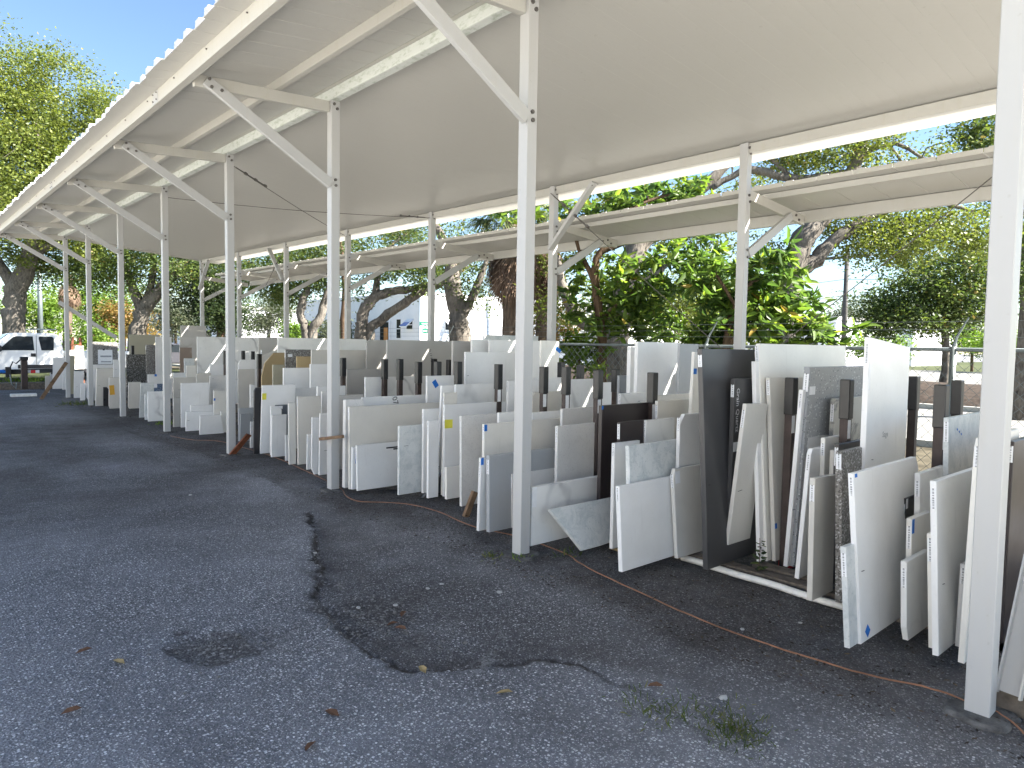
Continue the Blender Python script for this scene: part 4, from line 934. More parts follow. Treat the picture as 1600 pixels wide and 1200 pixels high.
tree('bush', 'bright lime-green bush beyond the long veined slab', 'bush',
     [[G(462, 36, .06), W(462, 520, 36, .04)]], [CR(462, 518, 36, .75, .6, 40), CR(452, 522, 36, .4, .5, 20), CR(462, 532, 36, .8, .5, 30)], 'leaf_lime', 'bark_brown', 105, 3500, 0.14, 0.5, 0.22)
tree('oak_tree', 'oak with a twin forked trunk left of the third front post', 'tree',
     [[G(482, 27, .24), W(480, 525, 27, .20), W(470, 495, 27, .16), W(473, 470, 27, .15), W(482, 440, 27, .11), W(470, 400, 27, .06)], [G(484, 27, .22), W(487, 522, 27, .19), W(502, 492, 27, .16), W(508, 465, 27, .13), W(520, 430, 27, .09), W(528, 380, 27, .08), W(500, 280, 27, .05)]],
     [CR(455, 425, 27, 1.7, .9, 50), CR(500, 398, 27, 2.0, .8, 60), CR(400, 412, 28, 1.6, .8, 40), CR(425, 448, 27, 1.0, .6, 26), CR(495, 440, 27.5, .8, .4, 16), CR(445, 470, 28, .6, .4, 9), (11.4, 26.0, 8.6, 3.6, 3.4, 1.3, 90), (9.2, 23.6, 8.5, 3.4, 3.0, 1.3, 170)], 'leaf_oak', 'bark_grey', 106, 42000, 0.12, 0.5, 0.32)  # last two crowns are unseen, added to shade the pickup
tree('oak_tree', 'oak with long limbs sweeping right in front of the white building', 'tree',
     [[G(564, 21, .22), W(564, 525, 21, .20), W(566, 500, 21, .18), W(574, 478, 21, .165), W(588, 464, 21, .15), W(610, 455, 21, .13), W(640, 452, 21, .11), W(680, 440, 21, .09), W(720, 410, 21, .05)],
      [G(572, 21, .16), W(577, 524, 21, .15), W(592, 502, 21, .145), W(620, 482, 21, .135), W(655, 458, 21, .13), W(690, 442, 21, .10), W(730, 415, 21, .06)],
      [W(588, 462, 21, .12), W(590, 430, 21, .09), W(600, 395, 21, .06), W(640, 360, 21, .03)]],
     [CR(590, 415, 21, 1.0, .45, 40), CR(640, 415, 21, 1.3, .45, 50), CR(690, 418, 21, .8, .4, 26), CR(590, 370, 22, 1.7, .6, 50), CR(640, 375, 22, .8, .35, 14), CR(556, 450, 21, .35, .3, 8), CR(660, 447, 21, .4, .2, 8)], 'leaf_oak', 'bark_grey', 107, 9500, 0.10, 0.5, 0.25)
tree('tree', 'slim dark trunked tree beside the third front post', 'tree',
     [[G(537, 24, .10), W(537, 500, 24, .095), W(538, 440, 24, .08), W(532, 380, 24, .05), W(520, 330, 24, .03)]], [CR(520, 350, 24, 1.3, 1.0, 40)], 'leaf_oak', 'bark_brown', 108, 4000, 0.11, 0.5, 0.3)
tree('oak_tree', 'thick-trunked oak rising between the two palms and the long-limbed oak', 'tree',
     [[G(718, 19, .34), W(718, 528, 19, .29), W(716, 495, 19, .26), W(708, 455, 19, .24), W(704, 415, 19, .20), W(690, 370, 19, .13), W(668, 335, 19, .08), W(660, 300, 19, .05)], [W(718, 500, 19, .16), W(735, 470, 19, .12), W(752, 430, 19, .09), W(765, 395, 19, .05)], [W(704, 415, 19, .12), W(735, 390, 19, .08), W(760, 360, 19, .05)]],
     [CR(725, 450, 19, .7, .4, 20), CR(690, 400, 19, 1.0, .5, 30), CR(640, 360, 20, 1.0, .4, 20), CR(760, 425, 19.5, .8, .7, 24), CR(690, 330, 19.5, 2.2, .8, 50), CR(752, 480, 19, .35, .25, 5)], 'leaf_oak', 'bark_grey', 109, 6500, 0.09, 0.5, 0.24)
tree('bush', 'orange-tinged shrub beyond the back slabs near the second post', 'bush',
     [[G(862, 18, .05), W(862, 520, 18, .04), W(866, 490, 18, .02)]], [CR(855, 500, 18, .6, .55, 36), CR(880, 512, 18, .6, .4, 26), CR(848, 470, 18, .4, .45, 16)], 'leaf_rust', 'bark_brown', 110, 2600, 0.09, 0.5, 0.18)
tree('tree', 'glossy large-leaved tree over the lean-to roof in the middle', 'tree',
     [[G(944, 11.9, .10), W(941, 560, 11.9, .085), W(938, 500, 11.9, .075), W(930, 440, 11.9, .07), W(934, 400, 11.9, .06), W(960, 385, 11.9, .05), W(1010, 370, 12, .03)], [W(930, 440, 11.9, .05), W(905, 390, 12, .04), W(890, 330, 12, .03)], [W(938, 500, 11.9, .04), W(985, 460, 12, .035), W(1030, 430, 12, .02)], [W(934, 400, 11.9, .04), W(980, 330, 12.2, .03), W(1060, 300, 12.4, .02)]],
     [CR(885, 330, 12.4, .55, .45, 26), CR(960, 315, 12.5, .75, .45, 44), CR(1060, 310, 12.5, .75, .4, 50), CR(990, 440, 12, .75, .55, 60), CR(1080, 420, 11.6, .7, .55, 56), CR(940, 500, 12, .5, .5, 26), CR(1020, 500, 11.8, .8, .45, 44), CR(905, 450, 12.2, .35, .5, 16), CR(810, 330, 13, .5, .25, 14)], 'leaf_big', 'bark_brown', 111, 4600, 0.175, 0.38, 0.2, rosette=True, twig_r=0.010, droop=0.05)
tree('tree', 'broad-leaved tree with drooping leaves behind the tall charcoal slab', 'tree',
     [[G(1135, 10.3, .08), W(1135, 540, 10.3, .06), W(1150, 480, 10.3, .05), W(1175, 440, 10.3, .03)], [W(1135, 540, 10.3, .05), W(1190, 500, 10.3, .04), W(1250, 490, 10.3, .02)], [W(1150, 480, 10.3, .03), W(1120, 430, 10.3, .02)]],
     [CR(1110, 450, 10.6, .5, .5, 36), CR(1200, 430, 10.4, .55, .55, 56), CR(1240, 490, 10.3, .5, .35, 50), CR(1150, 510, 10.5, .7, .35, 46), CR(1290, 520, 10.4, .3, .2, 18), CR(1080, 530, 10.6, .5, .3, 20), CR(1215, 540, 10.4, .6, .2, 20)], 'leaf_big', 'bark_brown', 112, 2700, 0.20, 0.34, 0.2, rosette=True, twig_r=0.009, droop=0.45)
tree('bush', 'young bright-leaved bush against the chain-link fence', 'bush',
     [[G(905, 11.9, .03), W(905, 560, 11.9, .025), W(908, 540, 11.9, .015)]], [CR(905, 545, 11.9, .35, .25, 26), CR(885, 565, 11.9, .25, .25, 12), CR(925, 572, 11.9, .3, .3, 16)], 'leaf_lime', 'bark_brown', 113, 700, 0.15, 0.34, 0.2, rosette=True, droop=0.1)
tree('oak_tree', 'big oak with rugged leaning trunk right of the middle back post', 'tree',
     [[G(1222, 13, .30), W(1228, 500, 13, .27), W(1232, 455, 13, .25), W(1240, 410, 13, .23), W(1262, 365, 13, .20), W(1296, 330, 13.2, .17), W(1330, 270, 13.5, .12), W(1350, 215, 13.5, .10), W(1345, 150, 13.5, .06)],
      [W(1240, 430, 13, .17), W(1275, 405, 13, .14), W(1310, 370, 13, .11), W(1380, 330, 13, .08), W(1450, 315, 13, .05), W(1520, 330, 13, .02)],
      [W(1330, 270, 13.5, .09), W(1240, 280, 13.5, .08), W(1170, 265, 13.5, .07), W(1110, 295, 13.5, .05)], [W(1240, 280, 13.5, .05), W(1180, 225, 13.5, .04), W(1140, 200, 13.5, .03)], [W(1345, 240, 13.5, .05), W(1400, 225, 13.5, .04), W(1450, 250, 13.5, .025), W(1500, 245, 13.5, .015)], [W(1390, 226, 13.5, .03), W(1420, 265, 13.5, .02), W(1440, 262, 13.5, .01)]],
     [CR(1320, 230, 13.6, 1.3, .5, 80), CR(1240, 245, 13.8, .8, .3, 34), CR(1390, 375, 13.2, 1.0, .45, 80), CR(1470, 350, 13.4, .9, .45, 70), CR(1330, 340, 13.4, .8, .4, 40), CR(1530, 370, 13.4, .6, .5, 34), CR(1300, 300, 13.6, .9, .3, 30), CR(1210, 400, 13.6, .4, .5, 14), CR(1420, 250, 14, .7, .25, 12), CR(1480, 270, 14, .4, .2, 8)], 'leaf_oak_light', 'bark_grey', 114, 26000, 0.075, 0.5, 0.2)
tree('oak_tree', 'grey oak trunk leaning behind the glossy large-leaved tree', 'tree',
     [[G(950, 15, .36), W(958, 545, 15, .32), W(966, 500, 15, .30), W(975, 450, 15, .27), W(990, 400, 15, .25), W(1030, 350, 15, .2), W(1100, 290, 15, .13), W(1165, 230, 15, .07)], [W(966, 500, 15, .2), W(1000, 450, 15, .16), W(1040, 410, 15, .1)], [W(960, 520, 15, .2), W(905, 500, 15, .14), W(880, 450, 15, .1), W(870, 400, 15, .06)]],
     [CR(1000, 330, 16, 1.6, .7, 50), CR(1080, 370, 16, 1.3, .8, 60), CR(1110, 460, 16, 1.2, .6, 50), CR(890, 400, 16, .8, .8, 30), CR(1050, 500, 17, 1.2, .5, 40), CR(870, 480, 16, .5, .5, 16), CR(1180, 300, 16, .8, .5, 20)], 'leaf_oak_light', 'bark_grey', 115, 14000, 0.09, 0.5, 0.24)
tree('oak_tree', 'small round-crowned oak on the mulch bank across the street', 'tree',
     [[G(1478, 24, .16, .5), W(1478, 560, 24, .13), W(1476, 520, 24, .12), W(1472, 480, 24, .09), W(1450, 430, 24, .05)], [W(1476, 520, 24, .08), W(1500, 470, 24, .06), W(1510, 420, 24, .03)], [W(1474, 500, 24, .07), W(1425, 470, 24, .04)]],
     [CR(1440, 460, 24, 1.9, 1.1, 150), CR(1480, 415, 24, 1.7, 1.0, 110), CR(1500, 480, 24, 1.4, .8, 90), CR(1390, 490, 24, 1.0, .7, 60), CR(1420, 510, 23.6, 1.4, .35, 50), CR(1540, 440, 24, 1.2, 1.4, 60)], 'leaf_oak', 'bark_grey', 116, 26000, 0.13, 0.5, 0.27)
tree('oak_tree', 'shaded oak behind the nearest post at the right edge', 'tree',
     [[G(1600, 17, .2), W(1604, 500, 17, .17), W(1600, 400, 17, .13), W(1580, 300, 17, .08), W(1560, 230, 17, .05)]],
     [CR(1535, 205, 15, .6, .45, 44), CR(1600, 300, 16.5, 1.0, 1.2, 60), CR(1610, 420, 16.5, .8, 1.0, 50), CR(1545, 235, 15, .35, .2, 14), CR(1640, 220, 16, 1.4, 1.3, 50)], 'leaf_oak', 'bark_grey', 117, 14000, 0.09, 0.5, 0.25)
# shrubs and small trees farther off: light and dark masses seen between the posts
k = 0
for (px, py, d, rx, rz, lm, n, lab) in ((150, 470, 52, 3.2, 2.6, 'leaf_lime', 9000, 'yellow-green bushes far behind the sixth front post'), (60, 480, 48, 2.6, 2.0, 'leaf_lime', 7000, 'sunlit bushes behind the white pickup cab'), (195, 500, 50, 1.8, 1.8, 'leaf_rust', 5000, 'rusty-leaved shrub far behind the sixth front post'), (145, 525, 40, .9, .5, 'leaf_lime', 2000, 'low lime bush behind the poster-bearing slab'), (275, 490, 55, 2.4, 2.0, 'leaf_grey', 7000, 'pale tree far behind the fifth front post'), (1330, 500, 60, 1.8, 2.6, 'leaf_grey', 6000, 'hazy pale tree left of the round-crowned oak'), (1370, 535, 48, 2.2, .5, 'leaf_lime', 4000, 'low sunlit hedge beyond the car park'), (1560, 530, 50, 3.0, .9, 'leaf_lime', 5000, 'sunlit hedge beyond the car park at right'), (1520, 520, 55, 2.0, 1.3, 'leaf_dark', 4000, 'dark shrub behind the round-crowned oak'), (520, 515, 45, 1.0, .6, 'leaf_grey', 2500, 'grey bush left of the white building'), (1120, 480, 40, 4.0, 2.4, 'leaf_oak_light', 9000, 'sunlit tree far behind the drooping-leaved tree'), (1000, 470, 44, 4.0, 3.0, 'leaf_oak_light', 9000, 'sunlit tree far behind the leaning grey trunk')):
    k += 1
    tree('bush' if rz < 1.5 else 'tree', lab, 'bush' if rz < 1.5 else 'tree', [[G(px, d, .12), W(px, py + 10, d, .09), W(px + 3, py - 8, d, .05)]], [CR(px, py, d, rx, rz, 60), CR(px + 9, py + 14, d, rx * .8, rz * .7, 30), CR(px - 12, py + 10, d, rx * .7, rz * .7, 26)], lm, 'bark_brown', 200 + k, n, 0.20, 0.5, 0.42)

# palms with skirts of hanging dead fronds
def palm(px, d, top_py, rad, seed, label, ngreen=26, ndead=34):
    r = np.random.default_rng(seed); b = Vector(G(px, d, 0, 0)[:3]); t = Vector(W(px + 3, top_py, d)[:3])
    e = empty('palm_tree', (b.x, b.y, 0)); tag(e, label, 'palm'); m = MB(); N = 16
    pts = [b.lerp(t, k / N) - b for k in range(N + 1)]; m.tube(pts, [rad * (1.25 - 0.3 * k / N) * (1 + 0.06 * (k % 2)) for k in range(N + 1)], 12)
    m.build('trunk', MAT['bark_palm'], e, smooth=True); top = t - b
    for (nm, cnt, mat, lo, hi, ln) in (('fronds', ngreen, 'frond_green', -0.55, 0.9, 1.15), ('dead_fronds', ndead, 'frond_dead', -1.5, -0.95, 1.1)):
        V = []; Q = []; va = []
        for i in range(cnt):
            az = r.uniform(0, 2 * math.pi); el = r.uniform(lo, hi); d0 = Vector((math.cos(az) * math.cos(el), math.sin(az) * math.cos(el), math.sin(el)))
            st = top + Vector((0, 0, r.uniform(-.1, .25) if nm == 'fronds' else r.uniform(-.7, .0))); hub = st + d0 * ln * 0.55 + Vector((0, 0, -0.12))
            s0 = d0.cross(Vector((0, 0, 1))).normalized(); 
            n0 = len(V); V += [st - s0 * .012, st + s0 * .012, hub + s0 * .008, hub - s0 * .008]; Q.append((n0, n0 + 1, n0 + 2, n0 + 3)); va.append(.3)
            upv = s0.cross(d0)
            for j in range(30):
                f = (j - 14.5) / 14.5 * 1.9; dv = (d0 * math.cos(f) + s0 * math.sin(f)).normalized(); L = r.uniform(.5, .75) * (1 - .25 * abs(f) / 1.9)
                tipd = Vector((0, 0, -1)) * (0.30 + .2 * r.random()) * L; a = hub; mid = hub + dv * L * 0.55 + tipd * 0.25 + upv * .03; tip = hub + dv * L * 0.95 + tipd
                w = dv.cross(upv).normalized() * 0.016; n0 = len(V); V += [a - w * .4, a + w * .4, mid + w, mid - w, tip, tip + w * .1]
                c = r.random(); Q += [(n0, n0 + 1, n0 + 2, n0 + 3), (n0 + 3, n0 + 2, n0 + 5, n0 + 4)]; va += [c, c]
        link(bpy.data.objects.new(nm, fast_mesh(nm, np.array([tuple(v) for v in V]), np.array(Q), MAT[mat], np.array(va))), e)
palm(797, 16.5, 345, .17, 301, 'fan palm with a skirt of dead brown fronds behind the second front post', 30, 44)
palm(848, 17.5, 350, .16, 302, 'fan palm with hanging dead fronds mostly hidden by the second front post', 20, 50)
palm(104, 40, 430, .20, 303, 'palm with brown hanging fronds behind the last front posts', 14, 60)

# ------------------------------------------------------------------ chain-link fence with barbed wire
FX, FZ = 8.42, 1.67
fence = empty('chain_link_fence', (FX, 0, 0)); tag(fence, 'galvanised chain-link fence with barbed wire behind the slabs', 'fence'); fence.location = (0, 0, 0)
ys = [2.45 + 3.0 * k for k in range(-2, 8)]
for y in ys:
    MB().tube([(FX, y, -.05), (FX, y, FZ + .03)], 0.030, 10).build('fence_post', MAT['galvanised'], fence, smooth=True)
    MB().tube([(FX, y, FZ + .02), (FX + .03, y - .02, FZ + .14), (FX + .10, y - .10, FZ + .34)], [.02, .014, .008], 6).build('barb_arm', MAT['galvanised'], fence)
MB().tube([(FX, ys[0], FZ), (FX, ys[-1], FZ)], 0.021, 8).build('top_rail', MAT['galvanised'], fence, smooth=True)
for k in range(3): MB().tube([(FX + .035 + .03 * k, ys[0] + .0, FZ + .13 + .085 * k), (FX + .035 + .03 * k, ys[-1], FZ + .13 + .085 * k)], 0.0022, 4).build('barbed_wire', MAT['galvanised'], fence)
def chainlink():
    V = []; Q = []; p = 0.062; h = 0.062; rows = int(FZ / h); y = ys[0]; k = 0; w = 0.0029
    ny = int((ys[5] - ys[0]) / p)
    zz = np.arange(rows + 1) * h + 0.03
    for i in range(ny):
        yy = ys[0] + i * p; sgn = np.where((np.arange(rows + 1) + i) % 2 == 0, 0.0, 1.0)
        for flip in (0,):
            y1 = yy + sgn * p; x1 = FX + np.where(np.arange(rows + 1) % 2 == 0, -.003, .003)
            for (ox, oy) in ((w, 0), (-w * .5, w), (-w * .5, -w)):
                V.append(np.stack([x1 + ox, y1 + oy, zz], 1))
    n = rows + 1; V = np.concatenate(V); Qs = []
    for i in range(ny):
        b = i * 3 * n; a = np.arange(n - 1)
        for s in range(3):
            c0, c1 = b + s * n, b + ((s + 1) % 3) * n; Qs.append(np.stack([c0 + a, c1 + a, c1 + a + 1, c0 + a + 1], 1))
    me = fast_mesh('chain_link', V, np.concatenate(Qs), MAT['galvanised']); o = link(bpy.data.objects.new('chain_link', me), fence); o['kind'] = 'stuff'
chainlink()

# ------------------------------------------------------------------ white building across the street
plain('stucco', (0.78, 0.79, 0.80), 0.85, 0.2, 0.0, 0.04, 1.5)
plain('glass', (0.015, 0.02, 0.025), 0.12, 0.25, 0.0, 0.1, 2.0)
plain('blue_glass', (0.05, 0.14, 0.45), 0.12, 0.6, 0.0, 0.1, 2.0)
plain('orange_reflection', (0.50, 0.22, 0.06), 0.6, 0.3, 0.0, 0.1, 2.0)
plain('shade_cloth', (0.55, 0.62, 0.68), 0.7, 0.2, 0.0, 0.05, 2.0)
def building():
    BX, BY = 23.8, 35.0
    e = empty('white_building', (BX, BY, 0)); tag(e, 'low white stucco building with blue awning windows across the street', 'building')
    m = MB().box(0, 34, 0, 16, -.2, 4.55); m.build('wall', MAT['stucco'], e)
    MB().box(-.06, 34.06, -.06, 16.06, 4.55, 4.72).build('parapet', MAT['stucco'], e)
    MB().box(5.2, 5.7, -.25, 0, 0, 4.5).build('pilaster', MAT['stucco'], e); MB().box(-.1, 0.02, -.1, .02, 0, 4.5).build('downpipe', MAT['shade_cloth'], e)
    def win(u, z0, z1, w, face, glass='glass', open_=False):
        if face == 'x':
            f = MB().box(-.05, .0, u - w / 2 - .06, u + w / 2 + .06, z0 - .06, z1 + .06).build('window', MAT['stucco'], e)
            MB().box(-.07, -.051, u - w / 2, u + w / 2, z0, z1).build('pane', MAT[glass], f); MB().box(-.085, -.071, u - w / 2, u + w / 2, (z0 + z1) / 2 - .03, (z0 + z1) / 2 + .03).build('glazing_bar', MAT['stucco'], f)
        else:
            f = MB().box(u - w / 2 - .06, u + w / 2 + .06, -.05, .0, z0 - .06, z1 + .06).build('window', MAT['stucco'], e)
            MB().box(u - w / 2, u + w / 2, -.07, -.051, z0, z1).build('pane', MAT[glass], f)
    def sash(u, z, w, h, face):
        if face == 'x': m = MB().bar((-.05, u, z), (-.55, u, z - h), w, .05, (1, 0, 0)); g = MB().bar((-.085, u, z - .06), (-.545, u, z - h + .06), w * .8, .055, (1, 0, 0))
        else: m = MB().bar((u, -.05, z), (u, -.55, z - h), w, .05, (0, 1, 0)); g = MB().bar((u, -.085, z - .06), (u, -.545, z - h + .06), w * .8, .055, (0, 1, 0))
        s = m.build('open_sash', MAT['stucco'], e); g.build('pane', MAT['blue_glass'], s)
    def u_at(px): return on_x(px, 510, BX).y - BY
    u = u_at(624); win(u, 1.95, 3.1, .42, 'x')
    u = u_at(602); 
    d = MB().box(-.06, 0, u - .55, u + .55, 0, 2.95).build('door', MAT['glass'], e); MB().box(-.08, -.061, u - .42, u + .05, .2, 2.6).build('door_reflection', MAT['orange_reflection'], d)  # orange reflection in the door glass, put in as a coloured sheet
    MB().box(-.10, -.02, u - .63, u - .55, 0, 3.02).build('door_frame', MAT['stucco'], d); MB().box(-.10, -.02, u + .55, u + .63, 0, 3.02).build('door_frame', MAT['stucco'], d)
    sash(u_at(641), 3.05, .75, .42, 'x'); win(u_at(641), 2.5, 3.02, .6, 'x', 'glass')
    for px in (545, 515, 488): win(u_at(px), 1.9, 3.1, .9, 'x', 'glass')
    def v_at(px): return on_y(px, 510, BY).x - BX
    v = v_at(703); win(v, 2.5, 3.1, .75, 'y', 'glass'); sash(v, 3.12, .85, .42, 'y')
    MB().add([(v - .5, -.05, 2.3), (v + .25, -.05, 2.3), (v - .6, -1.3, 1.2), (v - 1.6, -1.3, 1.2), (v - .5, -.0, 2.3), (v + .25, -.0, 2.3), (v - .6, -1.25, 1.17), (v - 1.6, -1.25, 1.17)], [(0,1,2,3),(7,6,5,4),(0,4,5,1),(1,5,6,2),(2,6,7,3),(3,7,4,0)]).build('canvas_awning', MAT['shade_cloth'], e)
    for px in (740, 765): win(v_at(px), 1.9, 3.2, 1.0, 'y', 'shade_cloth')
building()
def plain_block(px, d, w, dep, h, mat, label, name='building', rz=0.0):
    g = G(px, d); e = empty(name, (g[0], g[1], 0), rz); tag(e, label, 'building')
    MB().box(-dep / 2, dep / 2, -w / 2, w / 2, -.2, h).build('wall', MAT[mat], e); MB().box(-dep / 2 - .1, dep / 2 + .1, -w / 2 - .1, w / 2 + .1, h, h + .25).build('roof', MAT['kerb'], e)
    n = int(w / 3.5)
    for i in range(n):
        u = -w / 2 + (i + .5) * w / n; f = MB().box(-dep / 2 - .05, -dep / 2, u - .6, u + .6, 1.2, 2.7).build('window', MAT['stucco'], e); MB().box(-dep / 2 - .07, -dep / 2 - .051, u - .5, u + .5, 1.3, 2.6).build('pane', MAT['glass'], f)
        f = MB().box(-dep / 2 + (i + .3) * dep / n - .6, -dep / 2 + (i + .3) * dep / n + .6, -w / 2 - .05, -w / 2, 1.2, 2.7).build('window', MAT['stucco'], e)
plain_block(405, 78, 18, 16, 4.6, 'stucco', 'pale low building glimpsed behind the grey-green tree', 'building', .2)
plain_block(1290, 85, 24, 14, 4.2, 'stucco', 'distant pale shed right of the drooping-leaved tree')
plain_block(1110, 70, 30, 12, 4.0, 'stucco', 'pale building glimpsed through the leaves right of centre')
plain_block(860, 52, 14, 10, 3.8, 'stucco', 'white wall glimpsed behind the orange-tinged shrub')

# street signs, utility pole, wires
plain('sign_green', (0.02, 0.28, 0.16), 0.4, 0.4, 0.0, 0.05, 2.0); plain('sign_back', (0.48, 0.47, 0.47), 0.4, 0.4, 0.4, 0.05, 2.0); plain('pole_wood', (0.10, 0.095, 0.09), 0.9, 0.1, 0.0, 0.2, 3.0)
def signs():
    b = Vector(G(664, 30, 0, 0)[:3]); e = empty('street_sign', b); tag(e, 'green street name signs above the grey back of a stop sign', 'sign')
    t = at(664, 506, 30).z; MB().tube([(0, 0, 0), (0, 0, t + .1)], .03, 8).build('pole', MAT['galvanised'], e)
    rz = -HEAD + .12
    for nm, z, w, h, m in (('name_plate', t, .46, .17, 'sign_green'), ('name_plate', t - .30, .26, .2, 'sign_green')):
        o = MB().box(-w / 2, w / 2, -.045, -.033, z - h / 2, z + h / 2).build(nm, MAT[m], e); o.rotation_euler = (0, 0, rz)
        q = MB().box(-w * .32, w * .32, -.049, -.0455, z - h * .14, z + h * .14).build('lettering', MAT['white_ink'], o)
    zc = t - .86; o = MB().prism([(.38 * math.cos(math.pi / 8 + k * math.pi / 4), zc + .38 * math.sin(math.pi / 8 + k * math.pi / 4)) for k in range(8)], 'y', -.046, -.034).build('stop_plate', MAT['sign_back'], e); o.rotation_euler = (0, 0, rz + .75)
signs()
def pole(px, d, top_py, r, label, mat='pole_wood', arm=True):
    b = Vector(G(px, d, 0, 0)[:3]); z = at(px, top_py, d).z; e = empty('utility_pole', b); tag(e, label, 'pole')
    MB().tube([(0, 0, -.1), (0, 0, z)], [r * 1.15, r * .8], 10).build('shaft', MAT[mat], e, smooth=True)
    if arm: MB().box(-.06, .06, -1.1, 1.1, z - .6, z - .48).build('crossarm', MAT[mat], e)
    return b, z
b1, z1 = pole(1318, 34, 385, .12, 'grey utility pole between the big oak and the round-crowned oak')
pole(1314, 60, 470, .10, 'thin far utility pole left of the grey one', arm=False)
pole(64, 44, 380, .14, 'pale pole among the bushes behind the pickup', 'galvanised', False)
pole(790, 26, 330, .06, 'slim white pole beside the palm trunk', 'pvc', False)
for i, (dz, off) in enumerate(((-.35, -.9), (-.35, .9), (-1.6, 0), (-2.4, 0))):
    p0 = b1 + Vector((0, off, z1 + dz)); m = MB()
    for q in (Vector((b1.x + 5, b1.y - 60, z1 + dz - .5)), Vector((b1.x + 1, b1.y + 60, z1 + dz - .6))):
        m.tube([p0.lerp(q, k / 12) - Vector((0, 0, 1.2 * math.sin(math.pi * k / 12))) for k in range(13)], .012, 4)
    tag(m.build('overhead_wire', MAT['cable_steel']), 'overhead wire %s the grey utility pole' % ('on the near crossarm end of', 'on the far crossarm end of', 'halfway up below the crossarm of', 'lowest on')[i], 'wire', 'overhead wires by the utility pole')
def sedan(px, d, paint, label, rz):
    b = Vector(G(px, d, 0, 0)[:3]); e = empty('parked_car', b, rz); tag(e, label, 'car')
    body = [(-2.2, .35), (2.2, .35), (2.25, .75), (1.5, .92), (.75, 1.42), (-.9, 1.44), (-1.6, .98), (-2.25, .88)]
    MB().prism(body, 'y', -.85, .85).build('body', MAT[paint], e, bevel=.06)
    MB().prism([(1.3, .95), (.68, 1.36), (-.82, 1.38), (-1.42, 1.0)], 'y', -.862, .862).build('side_window', MAT['glass'], e)
    for x in (-1.35, 1.4):
        for s in (-.8, .62): w = MB().tube([(x, s, .33), (x, s + .2, .33)], .33, 16).build('wheel', MAT['rack_cap'], e); MB().tube([(x, s - .01, .33), (x, s + .21, .33)], .2, 10).build('rim', MAT['galvanised'], w)
plain('car_silver', (0.5, 0.5, 0.52), 0.3, 0.5, 0.3, 0.03); plain('car_dark', (0.05, 0.05, 0.06), 0.25, 0.5, 0.0, 0.03)
sedan(265, 38, 'car_dark', 'dark parked car seen over the slabs behind the fifth front post', .1)
sedan(380, 50, 'car_silver', 'silver parked car glimpsed beyond the fourth front post', .1)
sedan(1010, 45, 'car_silver', 'pale parked car glimpsed through the leaves above the tall white slab', 1.2)

